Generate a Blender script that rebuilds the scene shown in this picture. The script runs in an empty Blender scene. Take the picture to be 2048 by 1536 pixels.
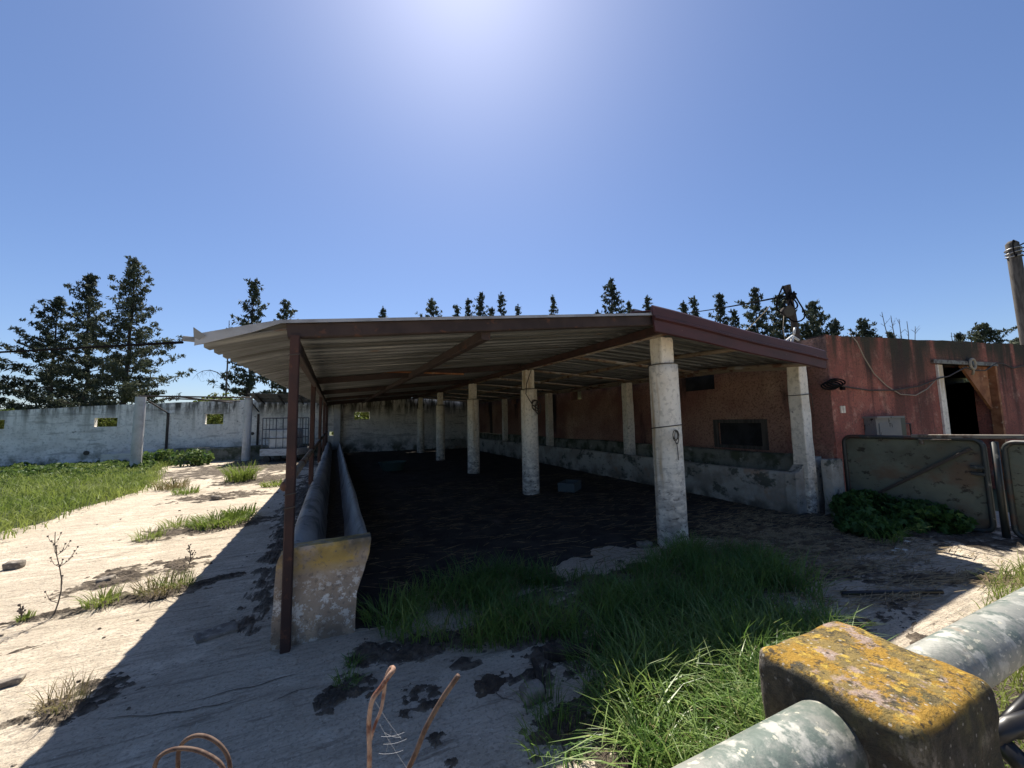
import bpy, math, random
import numpy as np
from mathutils import Vector, Matrix, noise as mn

R = math.radians
rnd = random.Random(7)
scene = bpy.context.scene
col = scene.collection

# ------------------------------------------------------------------ camera geometry
F, H = 770.0, 1.5                       # focal length in photo pixels, eye height
YAW, PITCH, ROLL = R(23.95), R(5.28), R(-1.146)
EYE = np.array([0, 0, H])
_f = np.array([math.sin(YAW)*math.cos(PITCH), math.cos(YAW)*math.cos(PITCH), math.sin(PITCH)])
_r = np.array([math.cos(YAW), -math.sin(YAW), 0.0]); _u = np.cross(_r, _f)
_r2 = math.cos(ROLL)*_r + math.sin(ROLL)*_u; _u2 = -math.sin(ROLL)*_r + math.cos(ROLL)*_u
def ray(x, y): return (x-1024)/F*_r2 - (y-768)/F*_u2 + _f
def G(x, y, z=0.0):                      # point of the level z seen at that place
    d = ray(x, y); return EYE + d*((z-H)/d[2])
def AY(x, y, Y):
    d = ray(x, y); return EYE + d*(Y/d[1])
def AX(x, y, X):
    d = ray(x, y); return EYE + d*(X/d[0])
def AD(x, y, dist): return EYE + ray(x, y)*dist

cam_d = bpy.data.cameras.new('camera'); cam = bpy.data.objects.new('camera', cam_d); col.objects.link(cam)
m = Matrix.Identity(4)
for i in range(3):
    m[i][0], m[i][1], m[i][2], m[i][3] = _r2[i], _u2[i], -_f[i], EYE[i]
cam.matrix_world = m
cam_d.sensor_width = 36; cam_d.sensor_fit = 'HORIZONTAL'; cam_d.lens = 36*F/2048
cam_d.clip_start = 0.05; cam_d.clip_end = 6000
scene.camera = cam

# ------------------------------------------------------------------ light
SUN_AZ, SUN_EL = R(17), R(57)
w = bpy.data.worlds.new('World'); scene.world = w; w.use_nodes = True
nt = w.node_tree; bg = nt.nodes['Background']
sky = nt.nodes.new('ShaderNodeTexSky'); sky.sky_type = 'NISHITA'; sky.sun_disc = False
sky.sun_elevation = SUN_EL; sky.sun_rotation = SUN_AZ
sky.altitude = 100; sky.air_density = 1.0; sky.dust_density = 0.65; sky.ozone_density = 4.0
tint = nt.nodes.new('ShaderNodeMix'); tint.data_type = 'RGBA'; tint.blend_type = 'MULTIPLY'; tint.inputs['Factor'].default_value = 1.0
tint.inputs['B'].default_value = (.88, .925, 1.06, 1)
nt.links.new(sky.outputs[0], tint.inputs['A']); nt.links.new(tint.outputs['Result'], bg.inputs[0]); bg.inputs[1].default_value = 0.063
sd = bpy.data.lights.new('sun', 'SUN'); sd.energy = 5.0; sd.angle = R(0.5); sd.color = (1.0, 0.93, 0.82)
so = bpy.data.objects.new('sun', sd); col.objects.link(so)
sdir = Vector((math.sin(SUN_AZ)*math.cos(SUN_EL), math.cos(SUN_AZ)*math.cos(SUN_EL), math.sin(SUN_EL)))
so.rotation_euler = sdir.to_track_quat('Z', 'Y').to_euler(); so.location = (0, 0, 30)
vs = scene.view_settings
scene.display_settings.display_device = 'sRGB'
vs.view_transform = 'Standard'; vs.look = 'None'; vs.exposure = 0.95; vs.gamma = 1.0; vs.use_curve_mapping = False
scene.cycles.max_bounces = 6; scene.cycles.transparent_max_bounces = 4
scene.cycles.use_denoising = True

# ------------------------------------------------------------------ materials
def mat(name, base, layers=(), rough=0.85, metal=0.0, bumps=(), spec=0.3, transl=0.0):
    """layers: dicts c=colour, s=scale, lo/hi=noise window, st=stretch, rz, d=detail, z=(z0,z1) fade (0 at z0, 1 at z1),
       nz=(lo,hi) window on the upward normal, w=weight, kind noise|vor"""
    M = bpy.data.materials.new(name); M.use_nodes = True
    t = M.node_tree; N = t.nodes; L = t.links
    bs = N['Principled BSDF']; out = N['Material Output']
    geo = N.new('ShaderNodeNewGeometry')
    sep = N.new('ShaderNodeSeparateXYZ'); L.new(geo.outputs['Position'], sep.inputs[0])
    sepn = N.new('ShaderNodeSeparateXYZ'); L.new(geo.outputs['Normal'], sepn.inputs[0])
    def tex(ly, seed):
        mp = N.new('ShaderNodeMapping'); L.new(geo.outputs['Position'], mp.inputs[0])
        st = ly.get('st', (1, 1, 1)); mp.inputs['Scale'].default_value = st
        mp.inputs['Rotation'].default_value = (0, 0, ly.get('rz', 0)); mp.inputs['Location'].default_value = (seed*3.7, seed*1.9, seed*2.3)
        if ly.get('kind') == 'vor':
            tx = N.new('ShaderNodeTexVoronoi'); tx.inputs['Scale'].default_value = ly['s']; L.new(mp.outputs[0], tx.inputs['Vector'])
            if ly.get('feat'): tx.feature = ly['feat']
            return tx.outputs['Distance']
        tx = N.new('ShaderNodeTexNoise'); tx.inputs['Scale'].default_value = ly['s']; tx.inputs['Detail'].default_value = ly.get('d', 6)
        tx.inputs['Roughness'].default_value = ly.get('r', 0.6); tx.inputs['Distortion'].default_value = ly.get('dist', 0)
        L.new(mp.outputs[0], tx.inputs['Vector']); return tx.outputs['Fac']
    def win(sock, lo, hi):
        mr = N.new('ShaderNodeMapRange'); L.new(sock, mr.inputs['Value'])
        mr.inputs['From Min'].default_value = lo; mr.inputs['From Max'].default_value = hi
        mr.interpolation_type = 'SMOOTHSTEP' if hi > lo else 'LINEAR'; return mr.outputs[0]
    def mul(a, b):
        n = N.new('ShaderNodeMath'); n.operation = 'MULTIPLY'; L.new(a, n.inputs[0])
        if isinstance(b, (int, float)): n.inputs[1].default_value = b
        else: L.new(b, n.inputs[1])
        return n.outputs[0]
    cur = None
    for k, ly in enumerate(layers):
        fac = win(tex(ly, k+1), ly.get('lo', .4), ly.get('hi', .6))
        if 'z' in ly:
            zs = sep.outputs['Z']
            if ly.get('zn'):                       # ragged edge of a stain
                a = N.new('ShaderNodeMath'); a.operation = 'MULTIPLY_ADD'
                L.new(tex(dict(s=ly.get('zs', 4), st=ly.get('zst', (1, 1, .3)), d=4), k+11), a.inputs[0]); a.inputs[1].default_value = ly['zn']; L.new(zs, a.inputs[2]); zs = a.outputs[0]
            z0, z1 = ly['z']
            mr = N.new('ShaderNodeMapRange'); L.new(zs, mr.inputs['Value'])
            mr.inputs['From Min'].default_value = z0; mr.inputs['From Max'].default_value = z1
            fac = mul(fac, mr.outputs[0])
        if 'nz' in ly: fac = mul(fac, win(sepn.outputs['Z'], *ly['nz']))
        if 'w' in ly: fac = mul(fac, float(ly['w']))
        mx = N.new('ShaderNodeMix'); mx.data_type = 'RGBA'; L.new(fac, mx.inputs['Factor'])
        if cur is None: mx.inputs['A'].default_value = (*base, 1)
        else: L.new(cur, mx.inputs['A'])
        mx.inputs['B'].default_value = (*ly['c'], 1); cur = mx.outputs['Result']
    if cur is None: bs.inputs['Base Color'].default_value = (*base, 1)
    else: L.new(cur, bs.inputs['Base Color'])
    bs.inputs['Roughness'].default_value = rough; bs.inputs['Metallic'].default_value = metal
    bs.inputs['Specular IOR Level'].default_value = spec
    prev = None
    for k, b in enumerate(bumps):
        bn = N.new('ShaderNodeBump'); L.new(tex(b, k+21), bn.inputs['Height'])
        bn.inputs['Strength'].default_value = b.get('str', .5); bn.inputs['Distance'].default_value = b.get('dd', .01)
        if prev is not None: L.new(prev, bn.inputs['Normal'])
        prev = bn.outputs[0]
    if prev is not None: L.new(prev, bs.inputs['Normal'])
    if transl:
        tr = N.new('ShaderNodeBsdfTranslucent'); ms = N.new('ShaderNodeMixShader'); ms.inputs[0].default_value = transl
        if cur is None: tr.inputs[0].default_value = (*base, 1)
        else: L.new(cur, tr.inputs[0])
        L.new(bs.outputs[0], ms.inputs[1]); L.new(tr.outputs[0], ms.inputs[2]); L.new(ms.outputs[0], out.inputs['Surface'])
    return M

MT = {}
MT['concrete'] = mat('yard_concrete', (.65, .56, .44), [
    dict(c=(0.557, 0.476, 0.368), s=1.1, lo=.38, hi=.58, d=8),
    dict(c=(0.766, 0.672, 0.531), s=2.3, lo=.52, hi=.66, d=8, w=.8),
    dict(c=(0.487, 0.414, 0.317), s=5, st=(1, 1.7, 1), rz=.12, lo=.44, hi=.62, d=10, r=.72, w=.8),
    dict(c=(0.267, 0.224, 0.168), s=1.0, st=(1.7, 14, 1), rz=.12, lo=.545, hi=.64, d=10, r=.74, w=.85),
    dict(c=(0.383, 0.324, 0.255), s=1.0, st=(3, 34, 1), rz=.12, lo=.5, hi=.62, d=7, r=.7, w=.6),
    dict(c=(0.116, 0.098, 0.077), s=8, st=(1, 1.8, 1), rz=.12, lo=.63, hi=.67, d=9, r=.75, w=.9),
    dict(c=(0.313, 0.263, 0.204), s=48, lo=.52, hi=.62, d=5, w=.6),
    dict(c=(0.850, 0.820, 0.684), s=65, lo=.66, hi=.70, d=3, w=.6),
    dict(c=(0.278, 0.224, 0.164), s=.7, lo=.55, hi=.68, d=10, r=.72, w=.6),
], rough=.93, bumps=[dict(s=1, st=(1.6, 20, 1), rz=.12, d=7, r=.7, str=1.0, dd=.04), dict(s=14, d=8, str=1.0, dd=.035), dict(s=70, d=4, str=.8, dd=.008)])
MT['dirt'] = mat('dry_dirt', (.11, .085, .06), [dict(c=(.06, .045, .034), s=3, lo=.4, hi=.6), dict(c=(.2, .16, .11), s=22, lo=.55, hi=.7)], rough=1,
    bumps=[dict(s=25, d=8, str=1, dd=.03)])
MT['soil'] = mat('dark_soil', (.13, .105, .08), [dict(c=(.065, .052, .04), s=14, lo=.4, hi=.6), dict(c=(.15, .12, .09), s=45, lo=.58, hi=.7), dict(c=(.36, .31, .24), s=26, lo=.36, hi=.60, d=7, r=.7, z=(.020, .002), zn=.012, zs=30, zst=(1, 1, 1))], rough=1,
    bumps=[dict(s=40, d=8, str=1, dd=.03), dict(s=9, d=4, str=.8, dd=.03)])
MT['manure'] = mat('trampled_manure', (.055, .047, .041), [dict(c=(.03, .026, .024), s=3, lo=.4, hi=.6), dict(c=(.13, .115, .10), s=1.6, lo=.62, hi=.74, d=9, w=.7),
    dict(c=(.07, .058, .042), s=30, st=(1, 4, 1), lo=.66, hi=.75, w=.6)], rough=.95, bumps=[dict(s=16, d=8, str=.8, dd=.025), dict(s=60, d=4, str=.8, dd=.012)])
MT['field'] = mat('field_earth', (.06, .07, .025), [dict(c=(.035, .05, .015), s=2, lo=.4, hi=.6)], rough=1, bumps=[dict(s=20, d=6, str=1, dd=.05)])
MT['farland'] = mat('far_land', (.10, .10, .045), [dict(c=(.06, .08, .03), s=.05, lo=.4, hi=.6), dict(c=(.14, .11, .07), s=.3, lo=.55, hi=.7)], rough=1)
MT['whitewall'] = mat('limewashed_wall', (.84, .81, .745), [
    dict(c=(.72, .69, .63), s=1.5, lo=.4, hi=.62, d=8),
    dict(c=(.38, .36, .32), s=1.2, st=(1, 1, 6), lo=.55, hi=.66, d=8, w=.7),
    dict(c=(.24, .235, .19), s=1, st=(5, 5, .25), lo=.50, hi=.66, w=.85, z=(1.0, 2.5)),
    dict(c=(.42, .41, .37), s=14, lo=.5, hi=.66, d=6, w=.6),
    dict(c=(.10, .095, .08), s=3, st=(2, 2, .3), lo=.40, hi=.58, z=(1.95, 2.5), zn=.35),
    dict(c=(.16, .17, .13), s=2.4, lo=.4, hi=.62, z=(.75, .0), zn=-.4),
    dict(c=(.12, .12, .10), s=5, lo=.66, hi=.71, d=8, w=.8)], rough=.95, bumps=[dict(s=7, d=8, str=.7, dd=.03), dict(s=1, st=(2, 2, 14), d=5, str=.5, dd=.02)])
MT['redwall'] = mat('red_render', (.39, .14, .102), [
    dict(c=(.30, .105, .08), s=1.4, lo=.4, hi=.62, d=8),
    dict(c=(.52, .27, .20), s=4, lo=.52, hi=.66, d=10, r=.7, w=.8),
    dict(c=(.16, .08, .06), s=34, lo=.5, hi=.6, d=5, w=.65),
    dict(c=(.035, .03, .027), s=1, st=(2.2, 2.2, .16), lo=.47, hi=.60, d=5, z=(.2, 2.5), w=.92),
    dict(c=(.06, .048, .04), s=1, st=(1.1, 1.1, .1), lo=.56, hi=.64, d=7, r=.7, w=.65),
    dict(c=(.05, .045, .032), s=1.2, st=(2.5, 2.5, .4), lo=.32, hi=.52, z=(2.1, 2.85), zn=.3),
    dict(c=(.36, .30, .26), s=3.2, lo=.58, hi=.68, z=(.9, .1), zn=-.4, w=.7)], rough=.96,
    bumps=[dict(s=26, d=6, str=1, dd=.03), dict(s=80, d=3, str=.7, dd=.008)])
MT['redinside'] = mat('red_render_brightened_under_roof', (.43, .25, .185), [  # paler copy of the red render, light under the roof put into its colour
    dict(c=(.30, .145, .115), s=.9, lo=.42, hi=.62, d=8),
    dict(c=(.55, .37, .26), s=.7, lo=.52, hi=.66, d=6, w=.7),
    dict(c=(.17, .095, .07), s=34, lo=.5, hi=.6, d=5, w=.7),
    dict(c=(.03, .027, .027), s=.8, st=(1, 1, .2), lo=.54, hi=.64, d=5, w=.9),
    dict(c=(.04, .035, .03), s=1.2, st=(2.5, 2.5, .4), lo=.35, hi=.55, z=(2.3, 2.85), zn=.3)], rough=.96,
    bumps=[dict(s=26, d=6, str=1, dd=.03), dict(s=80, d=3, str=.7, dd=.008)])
MT['column'] = mat('limewashed_concrete', (.82, .76, .65), [
    dict(c=(.70, .63, .52), s=2.5, lo=.45, hi=.65, d=8),
    dict(c=(.42, .29, .14), s=1.4, st=(4, 4, .35), lo=.53, hi=.66, d=8, w=.75),
    dict(c=(.47, .43, .36), s=18, lo=.5, hi=.64, d=7, w=.6),
    dict(c=(.30, .27, .235), s=6, st=(1, 1, 2.5), lo=.38, hi=.6, d=8, z=(1.0, .05), zn=-.3, w=.9),
    dict(c=(.10, .085, .07), s=14, st=(1, 1, 2), lo=.55, hi=.60, d=9, r=.7, z=(1.35, .1), w=.95),
    dict(c=(.12, .10, .09), s=9, lo=.66, hi=.70, d=8, w=.8)], rough=.9, bumps=[dict(s=10, d=8, str=.5, dd=.02), dict(s=60, d=3, str=.5, dd=.004)])
MT['palecolumn'] = mat('pale_cement', (.50, .50, .485), [dict(c=(.38, .38, .36), s=3, lo=.45, hi=.65, d=8), dict(c=(.2, .19, .17), s=9, lo=.64, hi=.7, d=8)], rough=.9, bumps=[dict(s=20, d=6, str=.4, dd=.01)])
MT['trough'] = mat('trough_concrete', (.50, .39, .28), [
    dict(c=(.36, .28, .205), s=2.5, lo=.4, hi=.62, d=8),
    dict(c=(.50, .33, .07), s=6, lo=.36, hi=.56, z=(.49, .58), zn=.10, w=.85, zst=(1, 1, 1)),
    dict(c=(.80, .76, .68), s=17, lo=.525, hi=.545, d=10, r=.78, z=(.60, .42), zn=.25, zs=5, zst=(1, 1, 1), w=.95),
    dict(c=(.22, .18, .14), s=30, lo=.55, hi=.64, d=7, w=.7),
    dict(c=(.08, .075, .055), s=3, lo=.4, hi=.6, z=(.55, .64), zn=.05, w=.8),
    dict(c=(.10, .088, .075), s=4, lo=.4, hi=.6, z=(.22, .0), zn=-.1, w=.7)], rough=.93, bumps=[dict(s=16, d=8, str=.7, dd=.02), dict(s=90, d=3, str=.5, dd=.004)])
MT['troughside'] = mat('trough_cement', (.36, .345, .315), [
    dict(c=(.26, .245, .22), s=2.2, lo=.4, hi=.62, d=8), dict(c=(.10, .10, .085), s=3, lo=.52, hi=.66, d=8, w=.8),
    dict(c=(.08, .08, .07), s=14, lo=.6, hi=.67, d=8, w=.7)], rough=.93, bumps=[dict(s=12, d=8, str=.7, dd=.025), dict(s=80, d=3, str=.5, dd=.004)])
MT['mossy'] = mat('mossy_and_shade_cement', (.20, .20, .165), [dict(c=(.07, .08, .05), s=3, lo=.42, hi=.6, d=8), dict(c=(.33, .32, .28), s=5, lo=.58, hi=.68, d=8)], rough=.95, bumps=[dict(s=12, d=8, str=.8, dd=.03)])  # real moss on the ledge, painted shade in the trough channel
MT['oldtrough'] = mat('flaking_trough_render', (.42, .40, .35), [
    dict(c=(.28, .255, .215), s=2.0, lo=.4, hi=.6, d=8), dict(c=(.34, .20, .12), s=1.6, lo=.60, hi=.70, d=8, w=.7),
    dict(c=(.06, .07, .055), s=2.6, st=(1, 1, 1.4), lo=.54, hi=.62, d=9, r=.7, w=.85),
    dict(c=(.13, .12, .10), s=3, lo=.4, hi=.6, z=(.18, .0), zn=-.15)], rough=.95, bumps=[dict(s=9, d=9, str=.9, dd=.04), dict(s=60, d=3, str=.6, dd=.006)])
MT['galv'] = mat('weathered_roof_sheet', (.205, .215, .22), [
    dict(c=(.14, .145, .145), s=1.2, st=(.5, 3, 1), lo=.42, hi=.62, d=7),
    dict(c=(.36, .36, .34), s=3, st=(.3, 6, 1), lo=.55, hi=.68, d=5, w=.6),
    dict(c=(.07, .068, .06), s=1, st=(.22, 11, .5), lo=.50, hi=.60, d=5, w=.75),
    dict(c=(.40, .40, .38), s=1, st=(.18, 9, .5), lo=.60, hi=.66, d=4, w=.7),
    dict(c=(.17, .09, .05), s=2.2, st=(.6, 1.5, 1), lo=.63, hi=.70, d=8, w=.7)], rough=.62, metal=.15, bumps=[dict(s=30, d=4, str=.2, dd=.005)])
MT['trimmetal'] = mat('bare_sheet_trim', (.42, .41, .39), [dict(c=(.27, .255, .235), s=3, lo=.45, hi=.65, d=6)], rough=.5, metal=.3)
MT['maroon'] = mat('maroon_fascia_paint', (.072, .024, .026), [dict(c=(.05, .019, .021), s=3, st=(.5, 1, 2), lo=.4, hi=.62, d=6), dict(c=(.2, .14, .12), s=20, lo=.66, hi=.72, d=6, w=.7)], rough=.55, spec=.4, bumps=[dict(s=4, d=3, str=.25, dd=.01)])
MT['browniron'] = mat('brown_red_oxide_steel', (.058, .029, .024), [dict(c=(.038, .022, .020), s=4, lo=.42, hi=.62, d=7), dict(c=(.14, .06, .035), s=12, lo=.6, hi=.7, d=7, w=.7)], rough=.75, bumps=[dict(s=40, d=5, str=.4, dd=.004)])
MT['beamiron'] = mat('dull_brown_beam_paint', (.052, .036, .033), [dict(c=(.035, .025, .024), s=4, lo=.42, hi=.62, d=7), dict(c=(.12, .055, .035), s=9, lo=.60, hi=.68, d=8, w=.7)], rough=.8, bumps=[dict(s=40, d=5, str=.4, dd=.004)])
MT['rustpipe'] = mat('pale_rusty_pipe', (.24, .19, .14), [dict(c=(.12, .06, .04), s=5, lo=.5, hi=.62, d=7), dict(c=(.34, .32, .29), s=3, lo=.58, hi=.68, d=5)], rough=.75)
MT['rebar'] = mat('rusty_bar', (.34, .225, .165), [dict(c=(.14, .055, .035), s=25, lo=.45, hi=.62, d=6), dict(c=(.42, .26, .17), s=60, lo=.56, hi=.68, d=4)], rough=.8, bumps=[dict(s=160, d=3, str=.6, dd=.002)])
MT['rebarthick'] = mat('dark_ribbed_bar', (.12, .08, .06), [dict(c=(.07, .04, .03), s=40, lo=.45, hi=.6, d=6)], rough=.75, bumps=[dict(s=120, d=3, str=.6, dd=.002)])
MT['lichen'] = mat('lichen_pillar', (.085, .078, .058), [
    dict(c=(.045, .042, .033), s=14, lo=.4, hi=.62, d=9),
    dict(c=(.24, .215, .18), s=10, st=(1, 1, .45), lo=.52, hi=.66, d=10, r=.75),
    dict(c=(.17, .16, .06), s=5, st=(1, 1, .4), lo=.47, hi=.64, d=8, w=.6),
    dict(c=(.13, .125, .05), s=4, lo=.45, hi=.65, d=8, z=(.75, .4), w=.8),
    dict(c=(.035, .034, .03), s=7, lo=.46, hi=.60, d=9, nz=(.75, .35), w=.75),
    dict(c=(.30, .215, .07), s=5, lo=.40, hi=.56, d=10, r=.75, nz=(.3, .8), w=.9),
    dict(c=(.13, .10, .05), s=16, lo=.53, hi=.60, d=9, r=.75, nz=(.3, .8), w=.8),
    dict(c=(.40, .235, .04), s=9, lo=.475, hi=.53, d=12, r=.8, nz=(.2, .7)),
    dict(c=(.60, .42, .08), s=22, lo=.56, hi=.64, d=8, nz=(.5, .85), w=.8),
    dict(c=(.40, .30, .255), s=11, lo=.53, hi=.60, d=9, r=.7, nz=(.35, .8), w=.9),
    dict(c=(.06, .05, .035), s=45, lo=.55, hi=.64, d=6, w=.85),
    dict(c=(.6, .58, .52), kind='vor', s=38, lo=.16, hi=.12, nz=(-.5, .5), w=.55)], rough=.95,
    bumps=[dict(s=26, d=10, r=.7, str=1.0, dd=.02), dict(s=120, d=5, str=1.0, dd=.008)])
MT['railpipe'] = mat('peeling_galvanised_rail', (.235, .24, .215), [
    dict(c=(.12, .15, .13), s=5, lo=.45, hi=.58, d=10, r=.72), dict(c=(.37, .37, .33), s=13, lo=.53, hi=.62, d=9),
    dict(c=(.54, .51, .40), s=30, st=(1, 1, 2), lo=.6, hi=.66, d=8, w=.8), dict(c=(.07, .10, .085), s=9, lo=.60, hi=.66, d=9, w=.8), dict(c=(.33, .23, .15), s=4, lo=.62, hi=.7, d=8, w=.6)],
    rough=.58, metal=.1, spec=.4, bumps=[dict(s=45, d=8, str=.6, dd=.004), dict(s=12, d=5, str=.3, dd=.006)])
MT['gate'] = mat('rusting_green_gate', (.145, .155, .115), [
    dict(c=(.095, .097, .07), s=1.5, lo=.42, hi=.62, d=8), dict(c=(.13, .075, .045), s=1.3, st=(1, 1, 1.5), lo=.50, hi=.64, d=9, r=.65, w=.7),
    dict(c=(.025, .017, .013), s=7, st=(1, 1, 1.6), lo=.56, hi=.62, d=10, r=.72, w=.8)], rough=.65, bumps=[dict(s=5, d=6, str=.35, dd=.012), dict(s=60, d=4, str=.35, dd=.003)])
MT['gatepipe'] = mat('green_gate_tube', (.032, .037, .034), [dict(c=(.06, .03, .02), s=6, lo=.52, hi=.64, d=8), dict(c=(.2, .19, .16), s=12, lo=.62, hi=.7, d=8)], rough=.5, spec=.5)
MT['latchbar'] = mat('worn_latch_steel', (.2, .18, .15), [dict(c=(.09, .06, .045), s=9, lo=.45, hi=.6, d=8)], rough=.5, metal=.4)
MT['black'] = mat('black_plastic', (.012, .012, .014), rough=.38, spec=.5)
MT['cable'] = mat('black_cable', (.012, .012, .013), rough=1, spec=0)
MT['wire'] = mat('thin_tie_wire', (.06, .048, .04), rough=.7)
MT['palewire'] = mat('pale_wire', (.30, .26, .20), rough=.7)
MT['pole'] = mat('weathered_pole', (.10, .09, .08), [dict(c=(.06, .053, .047), s=3, st=(6, 6, .4), lo=.42, hi=.6, d=6)], rough=.9, bumps=[dict(s=3, st=(8, 8, .4), d=5, str=.5, dd=.01)])
MT['cagemetal'] = mat('dull_cage_wire', (.10, .105, .11), rough=.6, metal=.3)
MT['graymetal'] = mat('grey_bracket_steel', (.32, .32, .33), rough=.45, metal=.6)
MT['whitepipe'] = mat('white_plastic_pipe', (.6, .6, .58), rough=.5)
MT['darkroom'] = mat('dark_opening_shade', (.03, .032, .036), [dict(c=(.018, .018, .02), s=4, lo=.4, hi=.6)], rough=.9)  # near-black colour stands in for shade inside the openings
MT['rustsheet'] = mat('orange_rust_sheet', (.34, .15, .07), [dict(c=(.22, .085, .04), s=4, lo=.42, hi=.6, d=8), dict(c=(.42, .27, .16), s=9, lo=.58, hi=.68, d=8)], rough=.8)
MT['cabinet'] = mat('cracked_white_cabinet', (.19, .19, .18), [dict(c=(.22, .21, .19), s=4, lo=.45, hi=.62, d=8), dict(c=(.03, .028, .025), s=2, st=(2.5, 2.5, 1), lo=.60, hi=.63, d=9, r=.7)], rough=.85, bumps=[dict(s=9, d=8, str=.5, dd=.02)])
MT['tank'] = mat('white_tank_plastic', (.55, .56, .55), [dict(c=(.42, .43, .41), s=3, lo=.45, hi=.62)], rough=.5)
MT['boardwhite'] = mat('white_boards', (.56, .55, .52), [dict(c=(.36, .34, .31), s=5, st=(1, 1, 4), lo=.5, hi=.65, d=7)], rough=.85)
MT['darkwood'] = mat('rotten_wood', (.07, .055, .042), [dict(c=(.03, .024, .02), s=4, st=(8, 1, 1), lo=.42, hi=.6, d=7)], rough=.95, bumps=[dict(s=8, st=(1, 5, 5), d=6, str=.9, dd=.02)])
MT['stone'] = mat('field_stone', (.26, .23, .19), [dict(c=(.15, .13, .11), s=9, lo=.42, hi=.6, d=8), dict(c=(.36, .33, .28), s=24, lo=.56, hi=.68, d=6)], rough=.95, bumps=[dict(s=30, d=7, str=.9, dd=.015)])
MT['crate'] = mat('grey_blue_crate', (.085, .105, .11), rough=.7)
MT['tub'] = mat('dull_green_tub', (.05, .09, .08), rough=.6)
MT['bark'] = mat('tree_bark', (.055, .045, .04), [dict(c=(.09, .075, .065), s=4, st=(4, 4, .5), lo=.5, hi=.65, d=6)], rough=1)
MT['deadbark'] = mat('bare_grey_wood', (.10, .085, .075), rough=1)
MT['needles'] = mat('cypress_foliage', (.068, .084, .055), [dict(c=(.042, .054, .038), s=.7, lo=.42, hi=.6), dict(c=(.055, .07, .035), s=1.4, lo=.56, hi=.7)], rough=.8, transl=.2)
MT['needles_pale'] = mat('paler_cypress_foliage', (.09, .105, .066), [dict(c=(.055, .068, .046), s=.7, lo=.42, hi=.6), dict(c=(.085, .095, .045), s=1.2, lo=.55, hi=.7)], rough=.8, transl=.25)
MT['bushleaf'] = mat('yellow_green_bush_leaf', (.13, .16, .035), [dict(c=(.06, .09, .02), s=3, lo=.42, hi=.6), dict(c=(.22, .22, .06), s=7, lo=.56, hi=.68)], rough=.7, transl=.4)
MT['grass'] = mat('lush_grass_blade', (.155, .25, .055), [dict(c=(.09, .185, .04), s=1.8, lo=.42, hi=.6), dict(c=(.20, .23, .07), s=20, lo=.58, hi=.7)], rough=.45, spec=.6, transl=.45)
MT['tallgrass'] = mat('arching_sunlit_grass_blade', (.20, .29, .075), [dict(c=(.12, .21, .04), s=6, lo=.42, hi=.6), dict(c=(.34, .36, .14), s=25, lo=.56, hi=.66)], rough=.4, spec=.6, transl=.42)  # lighter blade copy for the sunny zone, sunlight put into the colour
MT['fieldgrass'] = mat('sunlight_tinted_grass_blade', (.23, .28, .065), [dict(c=(.15, .21, .04), s=1.0, lo=.42, hi=.6), dict(c=(.18, .20, .06), s=6, lo=.57, hi=.7)], rough=.6, transl=.42)  # paler grass copy for sunlit spots, sunlight put into its colour
MT['weed'] = mat('broad_weed_leaf', (.11, .165, .04), [dict(c=(.055, .11, .03), s=3, lo=.42, hi=.6), dict(c=(.15, .18, .07), s=9, lo=.57, hi=.68)], rough=.6, transl=.35)
MT['nettle'] = mat('dark_weed_leaf', (.065, .14, .035), [dict(c=(.035, .085, .025), s=5, lo=.42, hi=.6)], rough=.6, transl=.35)
MT['drygrass'] = mat('dry_grass_blade', (.26, .21, .11), [dict(c=(.14, .15, .05), s=9, lo=.45, hi=.6)], rough=.8, transl=.3)
MT['straw'] = mat('old_straw', (.26, .20, .115), [dict(c=(.11, .08, .05), s=8, lo=.45, hi=.6)], rough=.9)
MT['petal'] = mat('white_petal', (.75, .75, .7), rough=.7, transl=.3)
MT['web'] = mat('grey_cobweb', (.45, .45, .45), rough=.8)

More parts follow.
